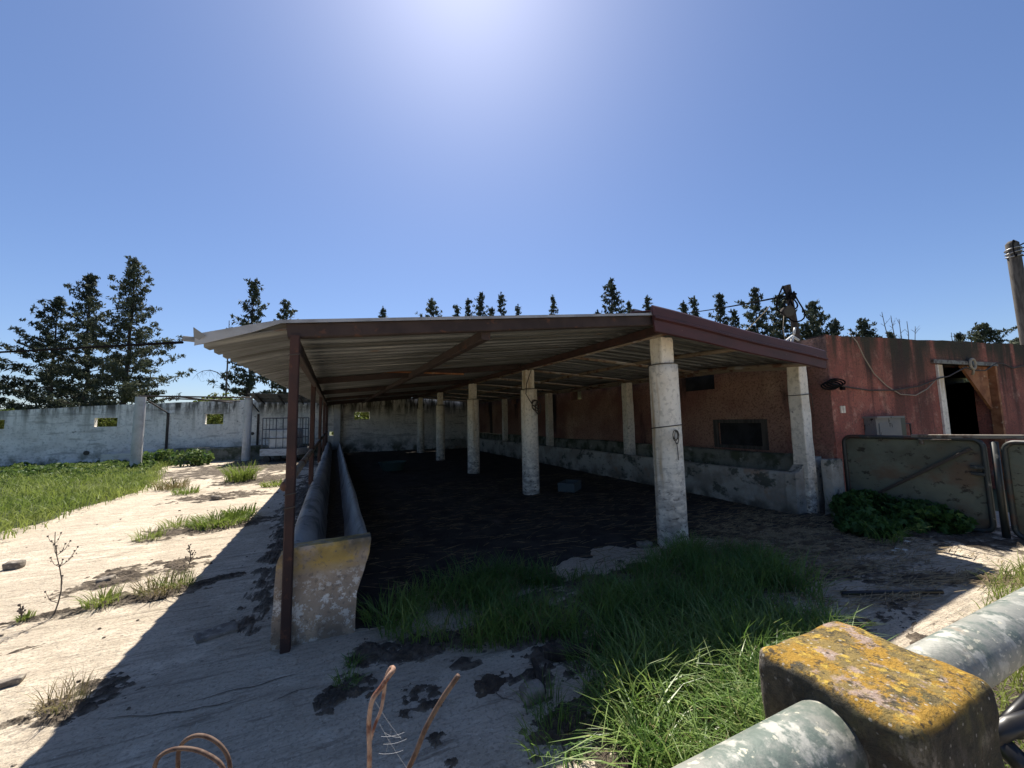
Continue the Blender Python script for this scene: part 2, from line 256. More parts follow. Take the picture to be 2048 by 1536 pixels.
# ------------------------------------------------------------------ mesh building
OFF = {}
class MB:
    def __init__(s): s.V = []; s.Fc = []
    def add(s, V, Fc):
        n = len(s.V); s.V.extend([tuple(map(float, v)) for v in V]); s.Fc.extend([tuple(i+n for i in f) for f in Fc]); return s
    def box(s, lo, hi):
        x0, y0, z0 = lo; x1, y1, z1 = hi
        V = [(x0,y0,z0),(x1,y0,z0),(x1,y1,z0),(x0,y1,z0),(x0,y0,z1),(x1,y0,z1),(x1,y1,z1),(x0,y1,z1)]
        return s.add(V, [(0,3,2,1),(4,5,6,7),(0,1,5,4),(1,2,6,5),(2,3,7,6),(3,0,4,7)])
    def bar(s, a, b, wd, ht, up=(0, 0, 1)):
        """rectangular bar a->b, wd across, ht along up, chamfered edges"""
        a = Vector(a); b = Vector(b); d = (b-a).normalized(); sd_ = d.cross(Vector(up))
        if sd_.length < 1e-4: sd_ = Vector((1, 0, 0))
        sd_.normalize(); u = sd_.cross(d).normalized()
        c = min(wd, ht)*.12; hw, hh = wd/2, ht/2
        pr = [(-hw+c,-hh),(hw-c,-hh),(hw,-hh+c),(hw,hh-c),(hw-c,hh),(-hw+c,hh),(-hw,hh-c),(-hw,-hh+c)]
        V = [a+sd_*p+u*q for p, q in pr]+[b+sd_*p+u*q for p, q in pr]
        n = 8
        return s.add(V, [(i, (i+1) % n, (i+1) % n+n, i+n) for i in range(n)]+[tuple(range(n))[::-1], tuple(range(n, 2*n))])
    def tube(s, pts, r, n=8, caps=True):
        pts = [Vector(p) for p in pts]; k = len(pts)
        rs = r if hasattr(r, '__len__') else [r]*k
        V = []; ref = None
        for i, p in enumerate(pts):
            d = (pts[min(i+1, k-1)]-pts[max(i-1, 0)]).normalized()
            if ref is None:
                ref = d.cross(Vector((0, 0, 1)))
                if ref.length < .05: ref = d.cross(Vector((1, 0, 0)))
            ref = (ref-d*ref.dot(d)).normalized(); b = d.cross(ref)
            for j in range(n):
                a = 2*math.pi*j/n; V.append(p+(ref*math.cos(a)+b*math.sin(a))*rs[i])
        Fc = [(i*n+j, i*n+(j+1) % n, (i+1)*n+(j+1) % n, (i+1)*n+j) for i in range(k-1) for j in range(n)]
        if caps: Fc += [tuple(range(n))[::-1], tuple(range((k-1)*n, k*n))]
        return s.add(V, Fc)
    def prism(s, prof, a, b, close=True):
        """profile of (p, q) pairs given as functions of end: prof is list of 3d points at a; b = offset vector"""
        n = len(prof); V = [Vector(p) for p in prof]+[Vector(p)+Vector(b) for p in prof]
        Fc = [(i, (i+1) % n, (i+1) % n+n, i+n) for i in range(n)]+[tuple(range(n))[::-1], tuple(range(n, 2*n))]
        return s.add(V, Fc)
    def rbox(s, c, half, r, n=10, amp=0, freq=6, taper=0, seed=0):
        """rounded, slightly uneven block"""
        c = Vector(c); V = []; idx = {}
        def vert(p):
            key = tuple(round(q, 5) for q in p)
            if key in idx: return idx[key]
            q = Vector((p[0]*half[0], p[1]*half[1], p[2]*half[2]))
            k = Vector([max(-h+r, min(h-r, t)) for t, h in zip(q, half)])
            d = q-k
            if d.length > 1e-9: q = k+d.normalized()*r
            if taper: f = 1-taper*(p[2]+1)/2; q.x *= f; q.y *= f
            q += c
            if amp:
                q += Vector(mn.noise_vector(q*freq+Vector((seed, seed*2, 0))))*amp + Vector(mn.noise_vector(q*freq*3.1+Vector((seed, 5, 0))))*amp*.5
            V.append(q); idx[key] = len(V)-1; return len(V)-1
        Fc = []
        for ax in range(3):
            for sg in (-1, 1):
                o1, o2 = [(1, 2), (2, 0), (0, 1)][ax]
                for i in range(n):
                    for j in range(n):
                        q = []
                        for di, dj in ((0, 0), (1, 0), (1, 1), (0, 1)):
                            p = [0, 0, 0]; p[ax] = sg; p[o1] = -1+2*(i+di)/n; p[o2] = -1+2*(j+dj)/n; q.append(vert(tuple(p)))
                        Fc.append(tuple(q) if sg > 0 else tuple(q[::-1]))
        return s.add(V, Fc)

def link(name, V, Fc, m_, parent=None, base=None, smooth=False):
    V = np.asarray(V, float).reshape(-1, 3)
    if parent is not None: off = OFF[parent.name]
    else: off = np.array(base if base is not None else (0, 0, 0), float)
    me = bpy.data.meshes.new(name); me.from_pydata((V-off).tolist(), [], [tuple(f) for f in Fc]); me.update()
    if m_ is not None: me.materials.append(MT[m_])
    if smooth: me.polygons.foreach_set('use_smooth', [True]*len(me.polygons))
    o = bpy.data.objects.new(name, me); col.objects.link(o)
    if parent is not None: o.parent = parent
    else: o.location = off
    OFF[o.name] = off
    return o
def quads(name, V, nq, m_, parent=None, base=None, k=4):
    """fast: V is (nq*k,3), consecutive k-gons"""
    return link(name, V, np.arange(nq*k).reshape(nq, k).tolist(), m_, parent, base)
def part(name, mb, m_, parent, smooth=False): return link(name, mb.V, mb.Fc, m_, parent, smooth=smooth)
def tag(o, label, cat, group=None, kind=None):
    if label: o['label'] = label
    if cat: o['category'] = cat
    if group: o['group'] = group
    if kind: o['kind'] = kind
    return o
def root(name, loc, label, cat, group=None):
    o = bpy.data.objects.new(name, None); col.objects.link(o); o.location = Vector([float(c) for c in loc]); o.empty_display_size = .2
    OFF[o.name] = np.array(loc, float); return tag(o, label, cat, group)
def single(name, mb, m_, base, label, cat, group=None, smooth=False):
    return tag(link(name, mb.V, mb.Fc, m_, None, base, smooth), label, cat, group)
def fbm(x, y, z=0.0, o=4):
    return mn.fractal(Vector((x, y, z)), 1.0, 2.0, o)

# ------------------------------------------------------------------ ground
def structure(name, V, Fc, m_, smooth=True):
    o = link(name, V, Fc, m_, smooth=smooth); o['kind'] = 'structure'; return o
def grid(name, x0, x1, y0, y1, nx, ny, zf, m_, drop=None):
    V = []; Fc = []
    for j in range(ny+1):
        for i in range(nx+1):
            x = x0+(x1-x0)*i/nx; y = y0+(y1-y0)*j/ny; V.append((x, y, zf(x, y)))
    for j in range(ny):
        for i in range(nx):
            a = j*(nx+1)+i; f = (a, a+1, a+nx+2, a+nx+1)
            if drop is not None and all(V[q][2] < drop for q in f): continue
            Fc.append(f)
    return structure(name, V, Fc, m_)
grid('ground', -900, 900, -100, 1700, 8, 8, lambda x, y: -.06, 'farland')
def yard_z(x, y): return .008*fbm(x*.6, y*.6) + .0025*fbm(x*3, y*9, 4)
grid('concrete_yard', -9, 9, -.6, 20.8, 190, 230, yard_z, 'concrete')
grid('concrete_yard', -14, 14, -16, -.6, 14, 8, lambda x, y: 0.0, 'concrete')  # unseen stretch behind the camera, added to bounce sunlight forward
def patch(name, cx, cy, rx, ry, h, rot, seed, m_, n=64, rough=1.0):
    ca, sa = math.cos(rot), math.sin(rot); V = []; Fc = []
    for j in range(n+1):
        for i in range(n+1):
            u = -1.35+2.7*i/n; v = -1.35+2.7*j/n; r2 = u*u+v*v
            x = cx+ca*u*rx-sa*v*ry; y = cy+sa*u*rx+ca*v*ry
            z = .6*h*(1-r2)+h*.9*rough*fbm(x*4.5+seed, y*6.5, seed)+h*.75*fbm(x*17, y*26, seed)+.009*fbm(x*60, y*60, seed)
            V.append((x, y, max(z, -.05)))
    for j in range(n):
        for i in range(n):
            a = j*(n+1)+i; f = (a, a+1, a+n+2, a+n+1)
            if all(V[q][2] < -.02 for q in f): continue
            Fc.append(f)
    return structure(name, V, Fc, m_)
def manure_z(x, y):
    front = 3.45+.35*fbm(x*1.2, 3.0)+(.35 if x < .6 else 0)*-1+max(0, x-4.2)*-.28
    e = min(1, (y-front)/.5)
    z = .05*e+.020*fbm(x*1.6, y*1.6)+.007*fbm(x*7, y*7, 2)-.012
    return max(-.06, min(z, .09))
grid('manure_floor', .1, 6.4, 2.2, 20.75, 110, 260, manure_z, 'manure', drop=-.03)
def fieldedge(y):      # right-hand edge of the weedy field
    pts = [(2, -6.0), (6.5, -4.25), (7.6, -4.2), (9.1, -4.35), (10.6, -4.3), (11.6, -4.1), (13, -4.3), (15, -5.0), (19.5, -6.2), (22, -6.3)]
    for (a, p), (b, q) in zip(pts, pts[1:]):
        if a <= y <= b: return p+(q-p)*(y-a)/(b-a)
    return pts[0][1] if y < 2 else pts[-1][1]
grid('field_earth', -26, -3.6, 2, 20.75, 90, 80, lambda x, y: -.02+min(.09, max(-.05, (fieldedge(y)-x)*.12))+.03*fbm(x*1.5, y*1.5), 'field', drop=-.03)
for k, (cx, cy, rx, ry, h, rot) in enumerate([
        (-.62, 5.6, .16, 1.7, .03, .02), (-.72, 9.5, .25, 3.0, .03, 0), (-1.85, 5.3, .45, .33, .03, .3), (-1.5, 4.65, .5, .16, .025, .2),
        (-1.75, 7.2, .75, .35, .03, .25), (-2.3, 10.2, .8, .5, .03, .1), (-1.9, 12.6, 1.0, .9, .035, 0), (-1.3, 3.05, .2, .17, .03, .4),
        (.06, 2.5, .13, .14, .035, .2), (.17, 2.82, .16, .12, .03, 1.0), (.62, 2.72, .45, .13, .03, -.1), (.44, 2.24, .12, .12, .03, .5),
        (1.03, 1.72, .2, .22, .035, .3), (1.35, 2.25, .2, .22, .035, .6), (.45, 1.95, .045, .04, .02, 0), (.47, 1.8, .03, .025, .015, 0),
        (1.25, 1.5, .25, .25, .04, .4), (-2.1, 4.5, .35, .07, .02, .25), (-3.0, 3.6, .9, .06, .018, .3), (2.2, 2.6, 1.3, .7, .035, 0),
        (2.0, 1.75, .8, .5, .035, 0), (3.5, 2.7, .9, .5, .03, 0), (2.7, 1.05, 1.2, .45, .035, 0), (6.9, 2.7, .75, 1.2, .04, .15), (3.0, 1.75, .5, .14, .03, -.3),
        (4.35, 2.2, .7, .13, .025, -.25), (4.9, 1.75, .7, .12, .025, -.4), (3.9, 1.62, .28, .09, .02, .1), (5.3, 2.75, .8, .35, .03, -.2), (-3.0, 16.0, 2.2, 2.2, .03, 0), (-1.8, 18.6, 2.0, 1.6, .04, 0)]):
    patch('soil_patch', cx, cy, rx, ry, h, rot, k*1.7+.3, 'soil')
patch('dung', .80, 2.2, .09, .065, .03, .2, 8.3, 'dirt', n=24)

def crack(pix, wd=.006, seed=0):
    P_ = [G(x, y) for x, y in pix]; pts = []
    for a, b in zip(P_, P_[1:]):
        L_ = np.linalg.norm(b-a); k = max(2, int(L_/.04))
        for i in range(k): pts.append(a+(b-a)*i/k)
    pts.append(P_[-1]); V = []; n = len(pts)
    for i, p in enumerate(pts):
        q = p+np.array([mn.noise(Vector((i*.35, seed, 0)))*.03, mn.noise(Vector((i*.35, seed, 5)))*.03, 0]); t = pts[min(i+1, n-1)]-pts[max(i-1, 0)]; nn = np.array([-t[1], t[0], 0]); nn /= np.linalg.norm(nn)+1e-9
        w_ = wd*(.5+1.0*abs(mn.noise(Vector((i*.8, seed, 9)))))*min(1, i/3+.1, (n-1-i)/3+.1); z = yard_z(q[0], q[1])+.004
        V += [(q[0]-nn[0]*w_, q[1]-nn[1]*w_, z), (q[0]+nn[0]*w_, q[1]+nn[1]*w_, z)]
    return structure('crack', V, [(2*i, 2*i+2, 2*i+3, 2*i+1) for i in range(n-1)], 'soil')
for k, px_ in enumerate([[(-40, 1310), (50, 1262), (110, 1235), (235, 1200)], [(955, 1352), (990, 1380), (1008, 1402), (1050, 1412)], [(540, 1405), (590, 1385), (640, 1372)], [(0, 1108), (90, 1100), (175, 1090)],
        [(380, 1405), (520, 1370), (610, 1345)], [(1700, 1140), (1800, 1128), (1900, 1130)], [(200, 1440), (380, 1425), (500, 1395)]]): crack(px_, .005, k*3.3)
# ------------------------------------------------------------------ grass, straw
def blades(name, P, hs, m_, width=.006, lean=.5, seed=0, parent=None, base=None, spread=None):
    g = np.random.default_rng(seed); N = len(P); P = np.asarray(P, float)
    if P.shape[1] == 2: P = np.c_[P, np.zeros(N)-.01]
    az = g.uniform(0, 2*np.pi, N) if spread is None else spread
    D = np.c_[np.cos(az), np.sin(az), np.zeros(N)]
    fa = g.uniform(0, 2*np.pi, N); S = np.c_[np.cos(fa), np.sin(fa), np.zeros(N)]
    le = lean*g.uniform(.2, 1.5, N); wd = width*g.uniform(.6, 1.3, N); hs = np.asarray(hs)
    rows = []
    for t, k in ((0, .8), (.38, 1), (.72, .75), (1, .08)):
        c = P+D*(hs*le*t**2.0)[:, None]; c[:, 2] += hs*(t-.32*le*t**2.4)
        rows.append((c-S*(wd*k/2)[:, None], c+S*(wd*k/2)[:, None]))
    V = np.concatenate([np.stack([rows[i][0], rows[i][1], rows[i+1][1], rows[i+1][0]], 1) for i in range(3)], 1)   # N,12,3
    return quads(name, V.reshape(-1, 3), N*3, m_, parent, base)
def inpoly(p, poly):
    x, y = p; c = False; n = len(poly)
    for i in range(n):
        x0, y0 = poly[i]; x1, y1 = poly[i-1]
        if (y0 > y) != (y1 > y) and x < (x1-x0)*(y-y0)/(y1-y0)+x0: c = not c
    return c
def scatter(poly, n, rng, dens=None):
    xs = [p[0] for p in poly]; ys = [p[1] for p in poly]; out = []
    while len(out) < n:
        p = (rng.uniform(min(xs), max(xs)), rng.uniform(min(ys), max(ys)))
        if inpoly(p, poly) and (dens is None or rng.random() < dens(*p)): out.append(p)
    return np.array(out)
mid_poly = [(.28, 2.95), (.45, 3.35), (.8, 3.6), (1.44, 3.55), (1.95, 3.2), (2.5, 3.15), (3.0, 3.1), (3.55, 3.3), (4.15, 2.9), (3.95, 2.3), (3.75, 2.05), (3.25, 1.75),
            (2.9, 1.5), (2.5, .95), (1.7, .9), (1.25, 1.05), (1.15, 1.5), (1.2, 1.9), (1.55, 2.12), (1.35, 2.4), (.85, 2.5), (.5, 2.72)]
rg = random.Random(3)
def middens(x, y): return max(.05, min(1, .62+1.1*fbm(x*2.2, y*2.2, 9)))
Pm = scatter(mid_poly, 15000, rg, middens)
hm = [rg.uniform(.09, .30)*(1.0+.5*fbm(a*1.5, b*1.5, 2)) for a, b in Pm]
tag(blades('grass', Pm, hm, 'grass', .0065, .75, 1), 'lush green grass growing across the yard in front of the shed columns', 'grass', kind='stuff')
Pd = scatter(mid_poly, 1900, rg, middens)
lit_poly = [(1.15, 1.0), (1.2, 1.75), (1.6, 2.0), (2.3, 2.0), (2.9, 1.75), (2.6, 1.2), (2.2, .85), (1.6, .88)]
Pl = scatter(lit_poly, 3000, rg, lambda x, y: max(.15, min(1, .6+1.3*fbm(x*3, y*3, 5))))
tag(blades('grass', Pl, [rg.uniform(.16, .36) for _ in Pl], 'tallgrass', .0095, 1.15, 21), 'taller arching bright grass standing in the sun beside the lichen pillar', 'grass', kind='stuff')
tag(blades('dry_grass', Pd, [rg.uniform(.06, .3) for _ in Pd], 'drygrass', .005, .9, 2), 'dry pale blades mixed into the lush grass before the shed', 'grass', kind='stuff')
right_poly = [(2.6, .9), (3.3, 1.15), (5.4, 1.55), (7.0, 1.5), (7.0, -.4), (2.2, -.4), (2.1, .3)]
Pr = scatter(right_poly, 6500, rg, lambda x, y: max(.03, min(1, .5+1.2*fbm(x*1.7, y*1.7, 4))))
tag(blades('grass', Pr, [rg.uniform(.06, .22) for _ in Pr], 'fieldgrass', .006, .8, 5), 'sunlit grass growing behind the lichen pillar and its rail', 'grass', kind='stuff')
rf = random.Random(5); Pf = []
while len(Pf) < 34000:
    y = 5+15.4*rf.random()**1.2; x = fieldedge(y)+rf.gauss(0, .12)-abs(rf.gauss(0, 1))*4.2
    if x > -24 and rf.random() < .75+.6*fbm(x*1.3, y*1.3, 7): Pf.append((x, y))
Pf = np.array(Pf)
hf = [rf.uniform(.10, .28)*(1+.5*fbm(a*.9, b*.9, 3)) for a, b in Pf]
tag(blades('grass', np.c_[Pf, np.full(len(Pf), .03)], hf, 'fieldgrass', .013, .7, 8), 'sunlit green grass field on the left below the white wall', 'grass', kind='stuff')

def leaves_at(C, sz, rng, up=.4, long=1.6):
    """diamond leaves at centres C (N,3) with sizes sz"""
    N = len(C); a = rng.normal(size=(N, 3)); a[:, 2] += up; a /= np.linalg.norm(a, axis=1)[:, None]
    b = rng.normal(size=(N, 3)); b -= a*(a*b).sum(1)[:, None]; b /= np.linalg.norm(b, axis=1)[:, None]
    l = (sz*long/2)[:, None]; w_ = (sz/2)[:, None]
    return np.stack([C-a*l, C+b*w_, C+a*l, C-b*w_], 1).reshape(-1, 3)
g0 = np.random.default_rng(4); C = []
while len(C) < 12000:
    y = g0.uniform(13.5, 20.2); x = fieldedge(y)-.3-abs(g0.normal())*4.5
    if x < -24: continue
    hgt = .17*max(0, min(1, (y-13.5)/3.5))*(.7+1.3*fbm(x*1.1, y*1.1, 6))
    if hgt < .06: continue
    C.append((x, y, .05+hgt*g0.random()**.6))
C = np.array(C)
tag(quads('weeds', leaves_at(C, g0.uniform(.05, .12, len(C)), g0), len(C), 'weed'), 'tall leafy weeds massed along the foot of the white wall', 'weeds', kind='stuff')
# straw over the trampled floor
rs = random.Random(11); mbs = MB()
def straw_piece(x, y, z, L, a, wd):
    dx, dy = math.cos(a)*L/2, math.sin(a)*L/2; t = rs.uniform(-.012, .02)
    sx, sy = -math.sin(a)*wd, math.cos(a)*wd
    mbs.add([(x-dx-sx, y-dy-sy, z), (x+dx-sx, y+dy-sy, z+t), (x+dx+sx, y+dy+sy, z+t+.002), (x-dx+sx, y-dy+sy, z+.002)], [(0, 1, 2, 3)])
for _ in range(4600):
    if rs.random() < .72: x, y = rs.gauss(5.0, .75), rs.gauss(3.0, .55)
    else: x, y = rs.uniform(.3, 6), rs.uniform(3.3, 9)
    if not (.2 < x < 6.3 and 1.6 < y < 12) or (y > 3.5 and x > 6.05): continue
    straw_piece(x, y, max(manure_z(x, y), .0)+.012+.02*rs.random(), rs.uniform(.06, .3), rs.gauss(0, .45)-.15, rs.uniform(.0015, .004))
for _ in range(500):
    x, y = rs.choice([(4.4, 2.2), (4.9, 1.8), (3.9, 1.62), (5.4, 1.6)]); x += rs.gauss(0, .3); y += rs.gauss(0, .09)-.25*(x-4.6)
    straw_piece(x, y, .02+.02*rs.random(), rs.uniform(.06, .3), rs.gauss(-.25, .4), rs.uniform(.0015, .003))
tag(link('straw', mbs.V, mbs.Fc, 'straw'), 'old straw strewn over the trampled dark floor', 'straw', kind='stuff')
rs2 = random.Random(12); mbc = MB()
def clod(mb, x, y, z, r, seed):
    mb.rbox((x, y, z+r*.4), (r, r*rs2.uniform(.6, 1), r*.6), r*.5, 4, r*.5, 3/r*.3, 0, seed)
for k in range(170):
    x, y = rs2.uniform(-3.8, 2.2), 1.3+rs2.random()**1.6*8
    clod(mbc, x, y, 0, rs2.uniform(.003, .009)*(1+.08*y), k)
tag(link('soil_crumbs', mbc.V, mbc.Fc, 'soil'), 'small crumbs of dark soil scattered over the concrete yard', 'soil', kind='stuff')

# ------------------------------------------------------------------ cattle shelter
Y0, Y1 = 3.12, 20.76
def lx(Y): return -.355-.014*(Y-3.15)            # post row
def tilt(Y): return (Y-3.15)/17.4
def zl(x, Y):                                    # underside of the left slope
    t = tilt(Y); a = 2.15+.31*t; b = 2.53+.22*t
    return a+(b-a)*(x+.36)/(3.1+.36)
def zr(x, Y):
    t = tilt(Y); a = 2.56+.20*t; b = 2.22+.14*min(1, max(0, (Y-3.2)/1.6))+.09*t
    return a+(b-a)*(x-3.0)/(6.6-3.0)
sh = root('cattle_shelter', (3.4, 11, 0), 'long open cattle shelter with corrugated roof on white columns and brown posts', 'shed')
def sheet(name, xs, zf, ya, yb, m_, wave=.235, amp=.042, lift=.0):
    prof = []; y = ya
    while y < yb:
        for f, q in ((0, 0), (.18, 0), (.30, 1), (.52, 1), (.64, 0)):
            prof.append((y+f*wave, q))
        y += wave
    mb = MB(); n = len(prof); mX = len(xs)
    for lay in (0, .004):
        for (yy, q) in prof:
            for x in xs: mb.V.append((x, yy, zf(x, yy)+lift+amp*q*1.6+lay+.006*fbm(x*1.3, yy*.9, 3)))
    for i in range(n-1):
        for j in range(mX-1):
            a = i*mX+j; mb.Fc.append((a, a+mX, a+mX+1, a+1)); b = a+n*mX; mb.Fc.append((b, b+1, b+mX+1, b+mX))
    for i in range(n-1):
        for j in (0, mX-1):
            a = i*mX+j; b = a+n*mX; mb.Fc.append((a, b, b+mX, a+mX) if j == 0 else (a, a+mX, b+mX, b))
    for j in range(mX-1):
        for i in (0, n-1):
            a = i*mX+j; b = a+n*mX; mb.Fc.append((a, a+1, b+1, b) if i == 0 else (a, b, b+1, a+1))
    return mb
def zleft_sheet(x, Y): return zl(x, Y)+.03 - (.085*max(0, -.42-x)/.46)
xsL = [-.88, -.75, -.6, -.36, .2, .8, 1.4, 2.0, 2.6, 3.0, 3.3]
part('roof_sheet', sheet('s', xsL, zleft_sheet, Y0, Y1, 'galv'), 'galv', sh)
part('roof_sheet', sheet('s', [2.9, 3.4, 4.0, 4.6, 5.2, 5.8, 6.22], lambda x, Y: zr(x, Y)+.04, Y0+.02, Y1, 'galv'), 'galv', sh)
part('roof_sheet', sheet('s', [6.18, 6.5, 6.95], lambda x, Y: zr(x, Y)+.05, 3.5, Y1, 'galv'), 'galv', sh)
# bent flashing along the front edge, curling down over the overhang
mb = MB()
xs = np.linspace(-.88, 3.12, 26)
for k, x in enumerate(xs):
    zt = zleft_sheet(x, Y0)+.055
    dn = .05 if x < -.40 else .022
    dn += (.03*max(0, (-.5-x)/.48) if x < -.5 else 0)
    mb.V += [(x, Y0+.25, zt), (x, Y0-.035, zt+.004), (x, Y0-.04, zt-dn), (x, Y0-.034, zt-dn), (x, Y0-.029, zt-.002), (x, Y0+.25, zt-.006)]
for i in range(len(xs)-1):
    for j in range(5):
        a = i*6+j; mb.Fc.append((a, a+1, a+7, a+6))
part('edge_flashing', mb, 'trimmetal', sh)
zt = zleft_sheet(-.88, Y0)
mb = MB(); mb.add([(-.88, Y0-.03, zt+.0), (-.82, Y0-.05, zt+.05), (-.885, Y0-.05, zt+.10), (-.90, Y0+.02, zt+.05), (-.885, Y0-.02, zt+.0), (-.825, Y0-.04, zt+.05), (-.89, Y0-.04, zt+.10), (-.905, Y0+.03, zt+.05)],
       [(0, 1, 2, 3), (7, 6, 5, 4), (0, 4, 5, 1), (1, 5, 6, 2), (2, 6, 7, 3), (3, 7, 4, 0)])
part('bent_corner', mb, 'galv', sh)
mb = MB().bar((-.955, Y0+.02, zt+.035), (-.87, Y0+.02, zt+.03), .04, .03); part('gutter_stub', mb, 'galv', sh)
# brown steel
def rafter_l(Y, hgt=.10):
    mb = MB(); a = (lx(Y)-.0, Y, zl(lx(Y), Y)-hgt/2+.02); b = (3.3, Y, zl(3.3, Y)-hgt/2+.02); mb.bar(a, b, .07, hgt); return mb
colY = [3.50, 7.0, 10.45, 14.6, 18.5]; postY = [3.095, 6.75, 10.3, 13.9, 17.5, 20.4]
mb = MB(); mb.bar((-.365, Y0+.025, zl(-.365, Y0)+.016), (3.12, Y0+.025, zl(3.12, Y0)+.016), .07, .11); part('front_beam', mb, 'beamiron', sh)
for Y in colY[1:]+[20.3]: part('rafter', rafter_l(Y), 'beamiron', sh)
mb = MB(); mb.bar((lx(Y0+.1)+.04, Y0+.05, zl(-.33, Y0)-.09), (lx(20.5), 20.5, zl(lx(20.5), 20.5)-.13), .07, .09); part('eave_beam', mb, 'beamiron', sh)
mb = MB(); pX = AY(972, 664, Y0+.06)[0]; mb.bar((pX, Y0+.06, zl(pX, Y0)-.06), (pX-.2, 20.5, zl(pX-.2, 20.5)-.08), .085, .09); part('purlin', mb, 'beamiron', sh)
mb = MB(); mb.bar((3.28, Y0+.1, 2.48), (3.4, 20.5, 2.70), .09, .09); part('ridge_beam', mb, 'browniron', sh)
mb = MB(); mb.tube([(3.42, Y0+.1, 2.475), (3.45, 12, 2.58), (3.5, 20.5, 2.69)], .04, 10); part('ridge_pipe', mb, 'rustpipe', sh, True)
for (xa, xb) in ((4.75, 4.9), (6.3, 6.45)):
    mb = MB(); mb.tube([(xa+(xb-xa)*(y_-3)/17, y_, zr(xa, y_)-.035) for y_ in (Y0+.1, 4.0, 4.9, 12, 20.4)], .032, 8); part('pipe_purlin', mb, 'rustpipe', sh, True)
for Y in [5.3, 7.1, 8.9, 10.6, 12.6, 14.7, 16.6, 18.5]:
    mb = MB(); mb.tube([(3.45, Y, zr(3.45, Y)-.06), (6.4, Y, zr(6.4, Y)-.06)], .024, 8); part('pipe_rafter', mb, 'rustpipe', sh, True)
mb = MB(); mb.tube([(6.62, y_, zr(6.62, y_)-.03) for y_ in (3.6, 4.8, 8, 14, 20.4)], .045, 10); part('gutter_pipe', mb, 'rustpipe', sh, True)
mb = MB(); mb.box((.2, 6.95, zl(1.2, 7)-.02), (2.1, 7.03, zl(1.2, 7)+.005)); part('red_board', mb, 'rustsheet', sh)
# ridge fold above the fascia and the maroon fascia itself
mb = MB(); zt0 = zr(3.0, Y0)
pr = [(-.0, .11), (-.015, .13), (-.03, .11), (-.028, .015), (-.05, .0), (-.05, -.02), (-.026, -.035), (-.02, -.15), (-.004, -.16), (.0, -.14)]
nx = 12
for i in range(nx+1):
    f = i/nx; x = 3.02+(6.12-3.02)*f; zc = 2.565-(.315)*f+.006*math.sin(f*9); sc = 1.0-.08*f
    for (dy, dz) in pr:
        xx = x+(.05 if i == 0 and dz < 0 else 0)*(-dz*4)
        mb.V.append((xx, Y0-.03+dy*1.2, zc+dz*sc))
n = len(pr)
for i in range(nx):
    for j in range(n):
        a = i*n+j; b = i*n+(j+1) % n; mb.Fc.append((a, a+n, b+n, b))
mb.Fc += [tuple(range(n)), tuple(range(nx*n, nx*n+n))[::-1]]
part('fascia', mb, 'maroon', sh)
mb = MB(); mb.add([(2.84, Y0+.02, 2.625), (3.12, Y0+.02, 2.668), (3.2, 20.5, 2.87), (2.84, 20.5, 2.84), (2.84, Y0+.02, 2.615), (3.12, Y0+.02, 2.658), (3.2, 20.5, 2.86), (2.84, 20.5, 2.83)],
    [(0, 1, 2, 3), (7, 6, 5, 4), (0, 4, 5, 1), (1, 5, 6, 2), (2, 6, 7, 3), (3, 7, 4, 0)]); part('ridge_cap', mb, 'maroon', sh)
# posts and columns
for i, Y in enumerate(postY):
    x = lx(Y)+(.045 if i == 0 else 0); mb = MB(); zt = zl(x, Y)-.03
    mb.bar((x, Y, 0 if i == 0 else .58), (x, Y, zt), (.060 if i == 0 else .065), .065 if i == 0 else .08, (0, 1, 0))
    o = part('steel_post', mb, 'browniron', sh)
    if i == 0:
        for z in (1.98, .93, 1.02): q = MB().bar((x-.037, Y-.037, z), (x+.037, Y-.037, z+.01), .006, .008); part('tie_wire', q, 'wire', o)
colX = [3.57, 3.48, 3.42, 3.47, 3.45]
def column_mb(x, Y, zt, r=.165, seed=0, zc=2.15):
    mb = MB(); n = 28; zs = [0, .12, .3, .55, .8, 1.1, 1.4, 1.7, 2.0, zc]
    prev = None
    for k, z in enumerate(zs):
        ring = []
        rr = r*(1.015-.03*z/2.2)
        for j in range(n):
            a = 2*math.pi*j/n; q = rr*(1+.018*fbm(math.cos(a)*1.5+seed, math.sin(a)*1.5, z*2.5+seed))
            ring.append((x+q*math.cos(a), Y+q*math.sin(a), z))
        s0 = len(mb.V); mb.V += ring
        if prev is not None: mb.Fc += [(prev+j, prev+(j+1) % n, s0+(j+1) % n, s0+j) for j in range(n)]
        prev = s0
    mb.Fc.append(tuple(range(prev, prev+n)))
    return mb
capz = [2.12, 2.10, 2.10, 2.12, 2.1]
for i, (x, Y) in enumerate(zip(colX, colY)):
    zt = 2.44+.21*tilt(Y)
    o = part('column', column_mb(x, Y, zt, .168, i*3.1, capz[i]), 'column', sh, False)
    o.data.polygons.foreach_set('use_smooth', [True]*(len(o.data.polygons)-1)+[False])
    hd = MB(); hd.rbox((x-.01, Y, (capz[i]+zt)/2), (.098, .098, (zt-capz[i])/2+.01), .02, 8, .007, 7, 0, i); part('column_head', hd, 'column', o)
sqY = [3.62, 7.55, 11.5, 15.4, 19.2]
for i, Y in enumerate(sqY):
    mb = MB(); x = 6.42+.05*(i > 0)
    hh = (zr(x, Y)-.04)/2; mb.rbox((x, Y, hh), (.105, .10, hh), .014, 12, .009, 4, .06, i*2); part('square_pillar', mb, 'column', sh)
mb = MB(); mb.tube([(lx(3.15)-.0, 3.2, 1.06), (lx(8), 8, 1.09), (lx(14), 14, 1.12), (lx(20.3), 20.3, 1.14)], .034, 10); part('side_rail', mb, 'rustpipe', sh, True)

